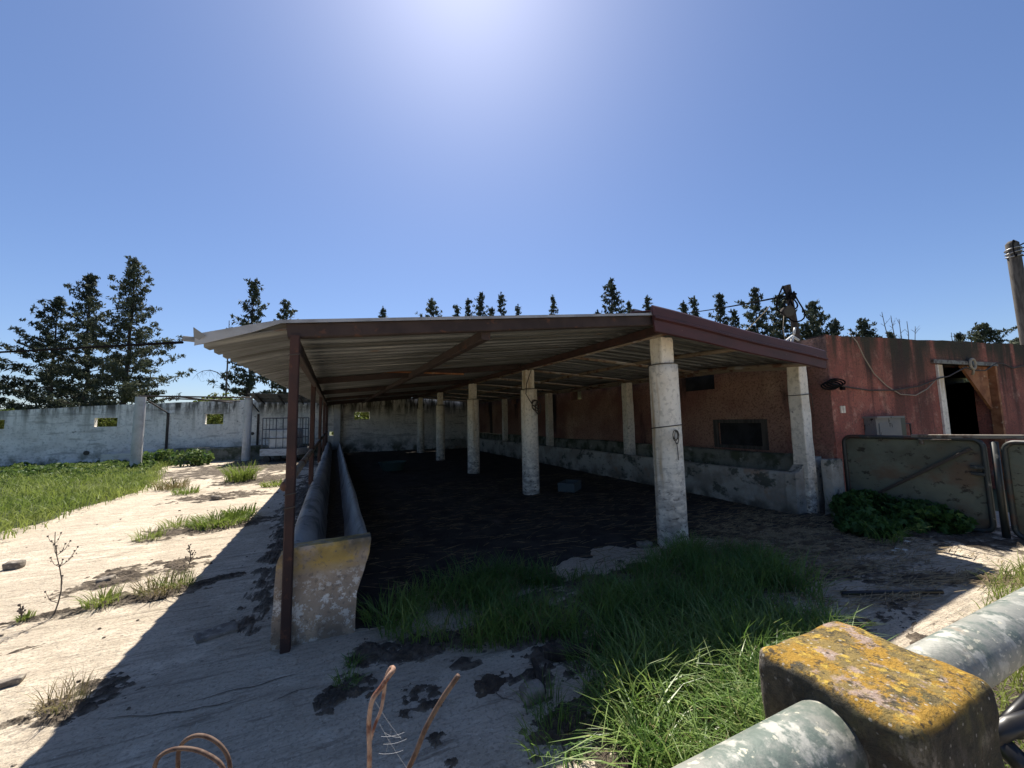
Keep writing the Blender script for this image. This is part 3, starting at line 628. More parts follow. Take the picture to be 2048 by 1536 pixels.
# ------------------------------------------------------------------ troughs
tr = root('feed_trough', (-.1, 3.15, 0), 'long concrete feed trough with a yellow band on its front end beside the brown post', 'trough')
def trprof(Y):
    dx = -.014*(Y-3.15)
    P_ = [(-.355, 0), (-.36, .3), (-.36, .56), (-.335, .615), (-.28, .64), (-.21, .62), (-.165, .56), (-.14, .4), (-.10, .24), (.0, .2), (.08, .25), (.12, .4), (.15, .60), (.18, .635), (.21, .62), (.205, .55), (.16, .42), (.12, .28), (.112, .12), (.118, 0)]
    return [(x+dx, z) for x, z in P_]
mb = MB(); Ys = np.concatenate([[3.25], np.arange(3.4, 20.5, .35)]); n = len(trprof(0))
for k, Y in enumerate(Ys):
    for j, (x, z) in enumerate(trprof(Y)):
        a = .012*fbm(x*3, Y*1.2, z*4); mb.V.append((x+a, Y, z+(.012*fbm(x*2, Y*1.5, 5) if z > .05 else 0)))
for k in range(len(Ys)-1):
    for j in range(n-1):
        a = k*n+j; mb.Fc.append((a, a+1, a+n+1, a+n))
mb.Fc.append(tuple(range((len(Ys)-1)*n, len(Ys)*n)))
part('basin', mb, 'troughside', tr, True)
# end wall
pe = [(-.37, -.02), (-.365, .3), (-.36, .58), (-.33, .615), (-.2, .615), (0, .63), (.17, .65), (.245, .645), (.238, .56), (.185, .42), (.14, .28), (.125, .12), (.13, -.02)]
mb = MB(); m_sub = 14
def endv(x, z, y):
    return (x+.006*fbm(x*6, z*6, y), y+.010*fbm(x*4, z*4, 2)+.004*fbm(x*17, z*17, 3), z+.006*fbm(x*9, 4, y))
lf = lambda z: np.interp(z, [-.02, .3, .56, .6, .62], [-.40, -.395, -.385, -.37, -.34])
rf_ = lambda z: np.interp(z, [-.02, .12, .28, .42, .56, .63], [.125, .12, .13, .17, .215, .222])
NU, NZ = 26, 30; top = lambda f: .642+.008*f
for y in (3.14, 3.28):
    for j in range(NZ+1):
        for i in range(NU+1):
            f = i/NU; z = -.02+(top(f)+.02)*j/NZ; ed = 0
            if j == NZ: ed = .012
            yy = y+(ed if y < 3.2 else -ed)
            mb.V.append(endv(lf(z)+(rf_(z)-lf(z))*f, z, yy))
S = (NU+1)*(NZ+1)
for j in range(NZ):
    for i in range(NU):
        a = j*(NU+1)+i; mb.Fc.append((a, a+1, a+NU+2, a+NU+1)); mb.Fc.append((a+S, a+S+NU+1, a+S+NU+2, a+S+1))
for i in range(NU):
    a = NZ*(NU+1)+i; mb.Fc.append((a, a+1, a+1+S, a+S))
for j in range(NZ):
    for i in (0, NU):
        a = j*(NU+1)+i; b = a+NU+1; mb.Fc.append((a, b, b+S, a+S) if i == 0 else (a, a+S, b+S, b))
part('end_wall', mb, 'trough', tr)
mb = MB()
for Y in np.arange(3.3, 20.4, .4):
    dx = -.014*(Y-3.15); q0 = len(mb.V)
    for x in (-.125, -.06, .02, .10): mb.V.append((x+dx, Y, .27+.03*fbm(x*8, Y*2, 3)))
    if q0: mb.Fc += [(q0-4+j, q0-3+j, q0+1+j, q0+j) for j in range(3)]
part('feed_residue', mb, 'soil', tr, True)

rt = root('feed_trough', (6.3, 3.6, 0), 'low white trough with flaking render running along the red wall inside the shelter', 'trough')
# slightly wandering trough built as a swept profile
prof = [(6.12, -.02), (6.11, .2), (6.10, .45), (6.10, .60), (6.115, .63), (6.18, .63), (6.2, .60), (6.22, .30), (6.55, .28), (6.60, .35), (6.61, .82), (6.63, .86), (6.76, .86), (6.78, .83), (6.78, -.02)]
mb = MB(); Ys = np.concatenate([[3.72], np.arange(3.85, 20.6, .3)]); n = len(prof)
for Y in Ys:
    for (x, z) in prof:
        a = (.025*fbm(x*2, Y*1.1, z*3)+.012*fbm(x*2, Y*5, z*6)) if x < 6.3 else .008*fbm(x, Y*2, z*3)
        mb.V.append((x+a, Y, z*(1+.03*fbm(3, Y*.5, 1)) if z > 0 else z))
mb2 = MB(); mb2.V = list(mb.V)
for k in range(len(Ys)-1):
    for j in range(n-1):
        a = k*n+j; (mb if j < 6 else mb2).Fc.append((a, a+1, a+n+1, a+n))
part('trough_wall', mb, 'oldtrough', rt, True)
part('channel', mb2, 'mossy', rt, True)  # darker cement here paints the shadow inside the channel
mb = MB(); y0, y1 = 3.58, 3.72
pf = [(6.085, -.02), (6.09, .61), (6.12, .64), (6.2, .65), (6.34, .76), (6.5, .80), (6.79, .84), (6.79, -.02)]
mb.V = [(x, y0+.01*fbm(x*4, z*4), z) for x, z in pf]+[(x, y1, z) for x, z in pf]; n = len(pf)
mb.Fc = [(i, (i+1) % n, (i+1) % n+n, i+n) for i in range(n)]+[tuple(range(n))[::-1], tuple(range(n, 2*n))]
part('end_wall', mb, 'oldtrough', rt)
mb = MB(); mb.rbox((6.73, 3.42, .40), (.15, .075, .42), .02, 8, .01, 5, 0, 3)
single('concrete_block', mb, 'oldtrough', (6.73, 3.42, 0), 'pale concrete stub with black mould between the front square pillar and the green gate', 'block')
mb = MB(); mb.box((4.85, 19.9, -.02), (6.1, 20.0, .55)); mb.box((4.85, 20.0, -.02), (4.95, 20.7, .55)); mb.box((4.95, 20.0, -.02), (6.1, 20.7, .35))
single('corner_trough', mb, 'oldtrough', (5.5, 20.3, 0), 'short pale trough in the far right corner under the shelter roof', 'trough')

# ------------------------------------------------------------------ walls with openings
def wall_mesh(o, d, nrm, length, topf, holes, th, step=.5, zs=(0, .6, 1.2), zb=-.05, amp=.012, hmax=3.0):
    """o origin on the visible face, d unit direction along, nrm outward normal; holes (u0,u1,z0,z1)"""
    o = np.array([*o[:2], 0.0]); d = np.array([*d, 0.0]); nr = np.array([*nrm, 0.0])
    us = set(np.round(np.arange(0, length, step), 4).tolist()+[length]); vs_ = set([zb, *zs])
    for (a, b, z0, z1) in holes: us |= {a, b}; vs_ |= {z0, z1}
    us = sorted(us); vv = sorted(vs_); nu, nv = len(us), len(vv)+1
    mb = MB()
    for lay in (0, 1):
        for v in range(nv):
            for u in us:
                z = vv[v] if v < nv-1 else topf(u)+.02*fbm(u*2.3, 1.7)
                p = o+d*u-nr*th*lay+nr*amp*fbm(u*1.3, z*1.3, lay*9.0)
                mb.V.append((p[0], p[1], z))
    S_ = nu*nv; idx = lambda u, v, l: l*S_+v*nu+u
    def hole(i, j):
        if not (0 <= i < nu-1 and 0 <= j < nv-1): return True
        uc = (us[i]+us[i+1])/2
        if j == nv-2: return False
        zc = (vv[j]+vv[j+1])/2
        return any(a < uc < b and z0 < zc < z1 for a, b, z0, z1 in holes)
    for i in range(nu-1):
        for j in range(nv-1):
            if hole(i, j): continue
            mb.Fc.append((idx(i, j, 0), idx(i+1, j, 0), idx(i+1, j+1, 0), idx(i, j+1, 0)))
            mb.Fc.append((idx(i, j, 1), idx(i, j+1, 1), idx(i+1, j+1, 1), idx(i+1, j, 1)))
            if hole(i-1, j): mb.Fc.append((idx(i, j, 0), idx(i, j+1, 0), idx(i, j+1, 1), idx(i, j, 1)))
            if hole(i+1, j): mb.Fc.append((idx(i+1, j, 0), idx(i+1, j, 1), idx(i+1, j+1, 1), idx(i+1, j+1, 0)))
            if hole(i, j-1): mb.Fc.append((idx(i, j, 0), idx(i, j, 1), idx(i+1, j, 1), idx(i+1, j, 0)))
            if hole(i, j+1): mb.Fc.append((idx(i, j+1, 0), idx(i+1, j+1, 0), idx(i+1, j+1, 1), idx(i, j+1, 1)))
    return mb
# white perimeter wall at Y = 20.8 from X = -28 to 7.4
WY = 20.8
def wtop(u):
    x = -28+u; return float(np.interp(x, [-28, -14, -11.6, -7.8, -4.2, 0, 8], [1.9, 2.08, 2.2, 2.45, 2.62, 2.74, 2.80]))
holes = []
for (xa, ya, xb, yb) in ((189, 836, 234, 853), (411, 828, 446, 848), (709, 824, 739, 839), (-30, 840, 8, 858)):
    a = AY(xa, ya, WY); b = AY(xb, yb, WY); holes.append((round(a[0]+28, 3), round(b[0]+28, 3), round(b[2], 3), round(a[2], 3)))
pipe_holes = []
for (xc, yc, rr) in ((663, 867, 3.2),):
    a = AY(xc, yc, WY); holes.append((round(a[0]+28-.09, 3), round(a[0]+28+.09, 3), round(a[2]-.09, 3), round(a[2]+.09, 3)))
mb = wall_mesh((-28, WY), (1, 0), (0, -1), 35.4, wtop, holes, .22)
ww = root('perimeter_wall', (-10, WY, 0), 'long stained white wall with small square openings closing the yard', 'wall')
part('wall', mb, 'whitewall', ww)
mb = MB()
for (xc, yt, yb_) in ((337, 826, 905), (517, 828, 890)):
    a = AY(xc, yt, WY); b = AY(xc, yb_, WY); mb.box((a[0]-.04, WY-.05, 0), (a[0]+.04, WY+.02, a[2]))
for (x0_) in ():
    pass
part('stain_strip', mb, 'bark', ww)  # raised dark strips, shaped to stand for mossy stains on the wall
mb = MB(); a = AY(675, 800, WY-.25); mb.box((a[0]-.14, WY-.42, 0), (a[0]+.14, WY-.1, 2.5)); 
part('wall_pier', mb, 'palecolumn', ww)
mb = MB(); mb.tube([(AY(505, 867, WY)[0], WY-.02, AY(505, 867, WY)[2]), (AY(505, 867, WY)[0], WY+.03, AY(505, 867, WY)[2])], .07, 12)
mb.tube([(AY(173, 906, WY)[0], WY-.02, AY(173, 906, WY)[2]), (AY(173, 906, WY)[0], WY+.03, AY(173, 906, WY)[2])], .09, 12)
part('drain_hole_dark', mb, 'black', ww)  # solid black discs paint the dark inside of the holes
# low ledge and white basin at the wall's foot
a = AY(318, 905, 20.2); b = AY(640, 900, 20.2); mb = MB(); mb.rbox(((a[0]+b[0])/2, 20.35, .25), ((b[0]-a[0])/2, .4, .33), .05, 14, .03, 1.2)
single('wall_ledge', mb, 'mossy', ((a[0]+b[0])/2, 20.35, 0), 'mossy low concrete ledge against the white wall below the lean-to frame', 'ledge')
a = AY(206, 908, 19.9); b = AY(318, 906, 19.9); mb = MB(); x0, x1 = a[0], b[0]
mb.box((x0, 19.75, .12), (x1, 19.8, .5)); mb.box((x0, 20.25, .12), (x1, 20.3, .55)); mb.box((x0, 19.8, .12), (x0+.06, 20.25, .5)); mb.box((x1-.06, 19.8, .12), (x1, 20.25, .5)); mb.box((x0+.06, 19.8, .12), (x1-.06, 20.25, .2))
mb.box((x0+.2, 19.85, 0), (x0+.5, 20.2, .12)); mb.box((x1-.5, 19.85, 0), (x1-.2, 20.2, .12))
single('drinking_trough', mb, 'boardwhite', ((x0+x1)/2, 20, 0), 'white drinking trough against the wall behind the weeds, left of the mossy ledge', 'trough')

# red building
BX, BY = 7.0, 3.48
fd = np.array([13.0-BX, 2.96-BY]); fd /= np.linalg.norm(fd); fn = np.array([fd[1], -fd[0]])
def WP(x, y):                                     # point on the building's front face
    d = ray(x, y); t = (fn[0]*BX+fn[1]*BY)/(fn[0]*d[0]+fn[1]*d[1]); p = EYE+d*t
    return p
def WU(x, y): p = WP(x, y); return float((p[0]-BX)*fd[0]+(p[1]-BY)*fd[1]), float(p[2])
bd = root('farm_building', (10, 6, 0), 'low red rendered farm building with dark stains, an open doorway and small windows', 'building')
u0, zt = WU(1883, 752); u1, _z = WU(1988, 746); zt = 2.36
front_holes = [(round(u0, 3), round(u1, 3), -.05, zt)]
ftop = lambda u: 2.74+.02*u
mb = wall_mesh((BX, BY), fd, fn, 14, ftop, front_holes, .3, step=.4, zs=(.7, 1.4, 2.0))
part('front_wall', mb, 'redwall', bd)
side_holes = []
def sidehole(xa, ya, xb, yb):
    a = AX(xa, ya, BX); b = AX(xb, yb, BX); side_holes.append((round(20.8-a[1], 3), round(20.8-b[1], 3), round(b[2], 3), round(a[2], 3)))
sidehole(1367, 746, 1430, 778); sidehole(1436, 846, 1527, 893); sidehole(1140, 783, 1163, 798); sidehole(1023, 798, 1032, 808)
mb = wall_mesh((BX, 20.8), (0, -1), (-1, 0), 20.8-BY, lambda u: 2.72+.02*fbm(u, 3), side_holes, .3, step=.5, zs=(.7, 1.4, 2.0))
part('side_wall', mb, 'redinside', bd)
mb = MB(); mb.add([(BX+.1, BY+.1, 2.60), (BX+14, BY-.9, 2.73), (BX+14, 20.5, 2.75), (BX+.1, 20.5, 2.62), (BX+.1, BY+.1, 2.53), (BX+14, BY-.9, 2.66), (BX+14, 20.5, 2.68), (BX+.1, 20.5, 2.55)],
    [(0, 1, 2, 3), (7, 6, 5, 4), (0, 4, 5, 1), (1, 5, 6, 2), (2, 6, 7, 3), (3, 7, 4, 0)]); part('roof', mb, 'troughside', bd)  # unseen roof slab, added to keep the doorway dark
mb = MB(); mb.box((BX+.3, 6.2, 0), (BX+14, 6.4, 2.72)); part('added_inner_wall', mb, 'darkroom', bd)  # unseen inner walls, added and coloured near-black to darken the doorway
mb = MB(); mb.box((BX+13.4, 3.0, 0), (BX+13.6, 6.2, 2.5)); part('added_inner_wall', mb, 'darkroom', bd)
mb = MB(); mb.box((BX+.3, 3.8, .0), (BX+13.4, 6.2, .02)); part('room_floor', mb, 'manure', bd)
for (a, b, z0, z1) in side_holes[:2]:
    mb = MB(); mb.box((BX+.05, 20.8-b-.02, z0-.02), (BX+.09, 20.8-a+.02, z1+.02)); part('window_shade_fill', mb, 'darkroom', bd)  # dark sheets filling the openings, painted shade instead of depth
a, b, z0, z1 = side_holes[1]
mb = MB()
for (p, q, r_, s_) in ((a-.1, b+.1, z1, z1+.07), (a-.1, b+.1, z0-.06, z0), (a-.1, a, z0, z1), (b, b+.1, z0, z1)): mb.box((BX-.022, 20.8-q, r_), (BX+.02, 20.8-p, s_))
part('window_surround', mb, 'pole', bd)
def FW(u, z, out=0.0): return np.array([BX+fd[0]*u+fn[0]*out, BY+fd[1]*u+fn[1]*out, z])
def fbox(mb, ua, ub, za, zb, oa, ob):
    P_ = [FW(u, z, o) for z in (za, zb) for (u, o) in ((ua, oa), (ub, oa), (ub, ob), (ua, ob))]
    mb.add(P_, [(0, 3, 2, 1), (4, 5, 6, 7), (0, 1, 5, 4), (1, 2, 6, 5), (2, 3, 7, 6), (3, 0, 4, 7)]); return mb
hu0, hu1 = front_holes[0][0], front_holes[0][1]
mb = fbox(MB(), hu0-.16, hu0, 0, zt-.02, -.2, .03); part('door_jamb', mb, 'column', bd)
mb = fbox(MB(), hu0-.3, hu1+.06, zt, zt+.07, -.1, .05); part('lintel', mb, 'latchbar', bd)
mb = fbox(MB(), hu1-.03, hu1+.04, 0, zt, -.1, .035); part('door_jamb', mb, 'rustsheet', bd)
mb = MB(); P_ = [FW(hu1-.1, zt, -.05), FW(hu1-1.0, zt, -.05), FW(hu1-.1, zt-.85, -.05)]; Q_ = [FW(hu1-.1, zt, -.09), FW(hu1-1.0, zt, -.09), FW(hu1-.1, zt-.85, -.09)]
mb.add(P_+Q_, [(0, 1, 2), (5, 4, 3), (0, 3, 4, 1), (1, 4, 5, 2), (2, 5, 3, 0)]); part('sunlit_rust_patch', mb, 'rustsheet', bd)  # triangle cut to the sunlit corner, sunlight put into shape and bright rust
# cabinet on the wall, small plate, ring lamp
a, z1 = WU(1727, 837); b, z0 = WU(1784, 905); mb = fbox(MB(), a, b, .75, z1, 0, .16); fbox(mb, a-.03, b+.03, z1, z1+.03, -.01, .20); fbox(mb, a+.06, b-.06, .85, z1-.08, .16, .172)
cb = root('meter_cabinet', FW((a+b)/2, .75), 'cracked pale cabinet on the red wall behind the green gate', 'cabinet')
part('body', mb, 'cabinet', cb)
mb = fbox(MB(), b+.0, b+.16, .8, z1+.02, .0, .14); part('black_side_box', mb, 'black', cb)  # solid black box paints the dark of the open cabinet side
mb = MB(); mb.tube([FW(b+.17, z1-.1, .1), FW(b+.32, z1-.1, .12), FW(b+.32, z1-.32, .12), FW(b+.17, z1-.32, .1)], .012, 6); part('handle', mb, 'black', cb)
a, z1 = WU(1679, 812); b, z0 = WU(1689, 826); mb = fbox(MB(), a, a+(b-a)*.45, z0, z1, -.005, .02); fbox(mb, a+(b-a)*.55, b, z0, z1, -.005, .02)
single('wall_plate', mb, 'column', FW(a, z0), 'small pale switch plate on the red wall above the gate', 'plate')
c = WP(1936, 729); mb = MB(); ring = []
cu, cz = WU(1936, 729)
ring = [FW(cu+.085*math.cos(t), cz+.095*math.sin(t), .06) for t in np.linspace(0, 2*math.pi, 25)]
lm = root('ring_lamp', c, 'oval pale ring lamp on the red wall above the doorway', 'lamp')
mb.tube(ring, .026, 8, False); part('ring', mb, 'palewire', lm, True)
mb = MB(); mb.tube([FW(cu, cz-.05, .01), FW(cu, cz-.09, .06), FW(cu+.02, cz-.15, .05), FW(cu+.03, cz-.2, .03)], .02, 8); part('bracket', mb, 'palewire', lm, True)
mb = MB(); mb.rbox(FW(cu, cz+.01, .04), (.035, .035, .05), .015, 4); part('bulb_holder', mb, 'black', lm)

# ------------------------------------------------------------------ cables and wires
def sagline(a, b, sag, n=14):
    a = np.array(a, float); b = np.array(b, float)
    return [a+(b-a)*t-np.array([0, 0, 1])*sag*4*t*(1-t) for t in np.linspace(0, 1, n)]
def cable(pts, r, m_, label, cat='cable', name='cable'):
    mb = MB(); mb.tube(pts, r, 6); return single(name, mb, m_, pts[0], label, cat, None, True)
ea = np.array([-.96, Y0+.02, zt*0+AY(392, 685, Y0)[2]])
cable(sagline(ea, AD(-700, 735, 11), .03), .009, 'cable', 'thick black cable running left from the bent corner of the shelter roof')
# slanting timber post at the building's corner
pb = AD(1597, 690, 6.9); pt = AD(1574, 570, 6.9); bs0 = pb+(pb-pt)*.9
sp = root('slanted_post', (bs0[0], bs0[1], bs0[2]), 'leaning timber post with cable loops and a lamp rising over the shelter roof', 'post')
mb = MB(); mb.bar(bs0, pt, .085, .085, (0, 1, 0)); part('post', mb, 'bark', sp)
mb = MB(); hc = pb+(pt-pb)*.80
for k, (dx, dz, rr) in enumerate(((-.12, -.10, .24), (.06, -.2, .27), (-.05, -.1, .18))):
    cc = hc+np.array([dx*1.5-.08, -.06-.02*k, dz]); mb.tube([cc+np.array([rr*.75*math.cos(t), .05*math.sin(2*t), rr*1.0*math.sin(t)]) for t in np.linspace(0, 2*math.pi, 22)], .013, 6, False)
for k in range(3): mb.rbox(hc+np.array([.02*k-.02, -.03, .04*k-.04]), (.06, .06, .018), .01, 3)
part('cable_loop', mb, 'cable', sp, True)
mb = MB(); lc = AD(1570, 623, 6.8); mb.tube([lc+np.array([.13, .0, .02]), lc, lc+np.array([-.06, -.10, -.03])], [.05, .075, .10], 14); part('lamp_head', mb, 'bark', sp, True)
mb = MB(); mb.tube([lc+np.array([-.058, -.10, -.03]), lc+np.array([-.063, -.108, -.032])], [.088, .086], 14); part('lamp_glass', mb, 'black', sp)
mb = MB(); mb.tube([AD(1597, 680, 6.85), AD(1585, 672, 6.8), AD(1572, 682, 6.7), AD(1545, 690, 6.5)], .022, 7); mb.tube([AD(1588, 668, 6.82), AD(1590, 655, 6.85)], .02, 7); mb.tube([AD(1586, 672, 6.8), AD(1582, 690, 6.75)], .025, 7); part('conduit', mb, 'whitepipe', sp, True)
cable(sagline(AD(1572, 592, 6.85), AD(1330, 628, 26), .1), .018, 'cable', 'black overhead cable running from the slanted post back over the roof')
cable(sagline(AD(1540, 612, 6.85), AD(1480, 672, 9), .02), .008, 'palewire', 'thin pale stay wire slanting down left from the loops on the timber post', 'wire', 'stay_wire')
cable([AD(1568, 630, 6.9), AD(1566, 660, 6.9), AD(1570, 678, 6.9)], .007, 'palewire', 'short pale wire hanging below the lamp of the timber post', 'wire', 'hanging_wire')
# wires draped on the red front
pts = [WP(x, y)+np.array([0, -.04, 0]) for x, y in ((1693, 668), (1708, 685), (1722, 715), (1742, 748), (1768, 773), (1795, 789), (1825, 791), (1848, 778), (1869, 756))]
cable(pts, .009, 'palewire', 'pale wire sagging in a loop from the parapet to the lintel of the red building', 'wire', 'draped_wire')
pts = [WP(x, y)+np.array([0, -.05, 0]) for x, y in ((1655, 768), (1690, 775), (1730, 781), (1780, 781), (1830, 773), (1870, 757), (1890, 753), (1910, 742), (1924, 735), (1938, 741), (1962, 742), (1985, 727), (2000, 729), (2018, 737), (2040, 732), (2075, 715))]
cable(pts, .012, 'wire', 'dark cable stretched along the red building from the square pillar past the doorway')
mb = MB(); c = WP(1655, 768)
for k in range(4): mb.tube([c+np.array([.22*math.cos(t)+.03*k-.05, -.05-.02*k, .05*math.sin(t)+.02*k-.04]) for t in np.linspace(0, 2*math.pi, 16)], .012, 5, False)
mb.rbox(c+np.array([.3, -.05, -.06]), (.04, .025, .035), .01, 3)
single('cable_coil', mb, 'cable', c, 'tangle of black cable on the red corner beside the front square pillar', 'cable')
def wrap(x, Y, z, r, dz, m_='wire', rr=.006, turns=1):
    mb = MB()
    for k in range(turns): mb.tube([(x+(r+.006)*math.cos(t), Y+(r+.006)*math.sin(t), z+k*.035+dz*math.cos(t+1)) for t in np.linspace(0, 2*math.pi, 30)], rr, 5, False)
    return mb
c1x, c1y = colX[0], colY[0]
mb = wrap(c1x, c1y, 1.38, .168, .02); fx, fy = c1x-.10, c1y-.178
for k, (dx, dz, a_, b_) in enumerate(((.03, -.10, .035, .06), (.045, -.12, .03, .075), (.03, -.09, .045, .055))):
    mb.tube([(fx+dx+a_*math.cos(t), fy-.012-.006*k, 1.38+dz+b_*math.sin(t)) for t in np.linspace(0, 2*math.pi, 18)], .0045, 5, False)
mb.tube([(fx+.06, fy, 1.2), (fx+.065, fy-.005, 1.1), (fx+.075, fy, 1.0)], .0045, 5)
single('wire_loop', mb, 'wire', (c1x, c1y, 1.38), 'thin wire tied round the nearest white column with a loop hanging in front', 'wire')
c2x, c2y = colX[1], colY[1]
mb = wrap(c2x, c2y, 2.1, .168, .01); 
for k, (dx, dz, a_, b_) in enumerate(((.06, -.33, .11, .10), (.1, -.38, .08, .12), (.02, -.28, .08, .06))):
    mb.tube([(c2x+dx+a_*math.cos(t)*.8, c2y-.19-.01*k, 2.1+dz+b_*math.sin(t)) for t in np.linspace(0, 2*math.pi, 18)], .011, 5, False)
mb.tube([(c2x+.02, c2y-.14, 2.55), (c2x-.12, c2y-.15, 2.2), (c2x-.14, c2y-.15, 2.0), (c2x-.02, c2y-.19, 1.78), (c2x+.1, c2y-.19, 1.7), (c2x+.17, c2y-.1, 1.72)], .008, 5)
single('wire_loop', mb, 'wire', (c2x, c2y, 2.0), 'dark cord looped and knotted on the second white column', 'wire')
for (i, zc) in ((2, 2.09), (3, 2.1), (0, 2.12)):
    mb = wrap(colX[i], colY[i], zc, .166, .004); single('binding_wire', mb, 'wire', (colX[i], colY[i], zc),
        {2: 'wire ring binding the top of the third white column', 3: 'wire ring binding the top of the fourth white column', 0: 'wire ring at the shoulder of the nearest white column'}[i], 'wire')
mb = MB(); x, Y = 6.415, 3.62; q = .115
mb.tube([(x-q, Y-q, 1.78), (x+q-.01, Y-q, 1.80), (x+q-.01, Y+q, 1.80), (x-q, Y+q, 1.78), (x-q, Y-q, 1.78)], .006, 5); mb.tube([(x+q, Y-q, 1.80), (x+q+.02, Y-q, 1.65), (x+q+.06, Y-q+.02, 1.58)], .006, 5)
single('binding_wire', mb, 'wire', (x, Y, 1.78), 'wire band round the front square pillar beside the red corner', 'wire')

# utility pole at the right
pc = AD(2060, 700, 11.5); ptp = AD(2023, 482, 11.5); bb = pc+(pc-ptp)*((pc[2])/(ptp[2]-pc[2]))
up = root('utility_pole', bb, 'tall weathered pole with wire brackets at the right edge of the photo', 'pole')
mb = MB(); ax = (ptp-bb); L_ = np.linalg.norm(ax); mb.tube([bb, bb+ax*.5, bb+ax*.988, ptp], [.19, .165, .135, .07], 14); part('shaft', mb, 'pole', up, True)
mb = MB()
for k, t in enumerate((.93, .945, .96)):
    c = bb+ax*t; mb.tube([c+np.array([.16*math.cos(a_), .16*math.sin(a_), .03*math.cos(a_+k)]) for a_ in np.linspace(0, 2*math.pi, 18)], .018, 6, False)
part('clamp', mb, 'graymetal', up, True)
mb = MB(); c = bb+ax*.945
for k in range(4):
    mb.tube([c+np.array([.14, -.05, .1*k-.1]), c+np.array([.4, -.1, .12*k-.05]), c+np.array([.9, -.15, .2*k-.2+.1]), c+np.array([2.2, -.3, .15*k])], .02, 6)
mb.tube([c+np.array([-.13+.12*math.cos(t)-.08, -.08, .25*math.sin(t)+.08]) for t in np.linspace(.5, 5.6, 16)], .016, 6)
part('wire', mb, 'cable', up, True)

# ------------------------------------------------------------------ gates
def gate(name, a, b, z0, z1, label, dark=False, brace=True):
    a = np.array([*a, 0.0]); b = np.array([*b, 0.0]); d = b-a; Lg = np.linalg.norm(d); d /= Lg; nr = np.array([d[1], -d[0], 0]) ; nr = nr if nr[0] < 0 else -nr
    gr = root(name, a, label, 'gate', 'green sheet metal gates')
    rc = .10; pts = []
    for (u, z, a0) in ((Lg-rc, z0+rc, -90), (Lg-rc, z1-rc, 0), (rc, z1-rc, 90), (rc, z0+rc, 180)):
        for t in np.linspace(a0, a0+90, 6): pts.append(a+d*(u+rc*math.cos(R(t)))+np.array([0, 0, z+rc*math.sin(R(t))]))
    pts.append(pts[0]); pts.append(pts[1])
    mb = MB(); mb.tube(pts, .028, 8, False); part('frame', mb, 'gatepipe', gr, True)
    mb = MB(); nu, nz = 22, 14
    for lay in (0, .004):
        for j in range(nz+1):
            for i in range(nu+1):
                u = .02+(Lg-.04)*i/nu; z = z0+.02+(z1-z0-.04)*j/nz
                du = min(u, Lg-u); dz_ = min(z-z0, z1-z)
                if du < rc and dz_ < rc:
                    k = math.hypot(rc-du, rc-dz_)
                    if k > rc-.01:
                        f = (rc-.01)/k; u = (rc-(rc-du)*f) if u < Lg/2 else Lg-(rc-(rc-du)*f); z = (z0+rc-(rc-dz_)*f) if z < (z0+z1)/2 else z1-(rc-(rc-dz_)*f)
                p = a+d*u-nr*(.02+lay)+nr*.014*fbm(u*1.7, z*2.0, Lg); mb.V.append((p[0], p[1], z))
    S_ = (nu+1)*(nz+1)
    for j in range(nz):
        for i in range(nu):
            q = j*(nu+1)+i; mb.Fc.append((q, q+1, q+nu+2, q+nu+1)); mb.Fc.append((q+S_, q+S_+nu+1, q+S_+nu+2, q+S_+1))
    part('sheet', mb, 'gate', gr)
    if brace:
        mb = MB(); mb.bar(a+d*.12+np.array([0, 0, z0+.15])+nr*.004, a+d*(Lg-.1)+np.array([0, 0, z1-.12])+nr*.004, .03, .035, (0, 0, 1)); part('brace', mb, 'wire', gr)
    return gr, a, d, nr, Lg
g1, ga, gd, gn, gL = gate('farm_gate', (7.06, 3.40), (7.2, 2.03), .03, 1.145, 'green sheet gate with rust patches and a diagonal brace beside the red building')
mb = MB()
for z in (.72, .80): mb.rbox(ga+gd*(gL-.06)+np.array([0, 0, z])+gn*.02, (.03, .06, .02), .006, 3)
part('hinge', mb, 'gatepipe', g1)
mb = MB(); e = ga+gd*gL; mb.bar(ga+gd*(gL-.62)+np.array([0, 0, 1.165]), ga+gd*(gL+.75)+np.array([0, 0, 1.19]), .05, .05); mb.bar(ga+gd*(gL-.7)+np.array([0, 0, 1.16]), ga+gd*(gL-.5)+np.array([0, 0, 1.165]), .03, .025)
mb.bar(ga+gd*(gL-.55)+gn*.03+np.array([0, 0, 1.125]), ga+gd*(gL-.25)+gn*.03+np.array([0, 0, 1.13]), .02, .016); mb.bar(ga+gd*(gL-.53)+np.array([0, 0, 1.06]), ga+gd*(gL-.53)+np.array([0, 0, 1.17]), .04, .04, (0, 1, 0))
single('latch_bar', mb, 'latchbar', e+np.array([0, 0, 1.16]), 'worn steel latch bar lying across the tops of both green gates', 'bar')
gate('farm_gate', (7.17, 1.86), (6.95, -.4), .03, 1.12, 'second green gate with pale rounded corner cut by the right edge of the photo', brace=False)
mb = MB(); mb.tube([(7.2, 1.94, -.02), (7.2, 1.94, 1.12)], .035, 10); single('gate_post', mb, 'gatepipe', (7.2, 1.94, 0), 'dark tube post standing between the two green gates', 'post', None, True)

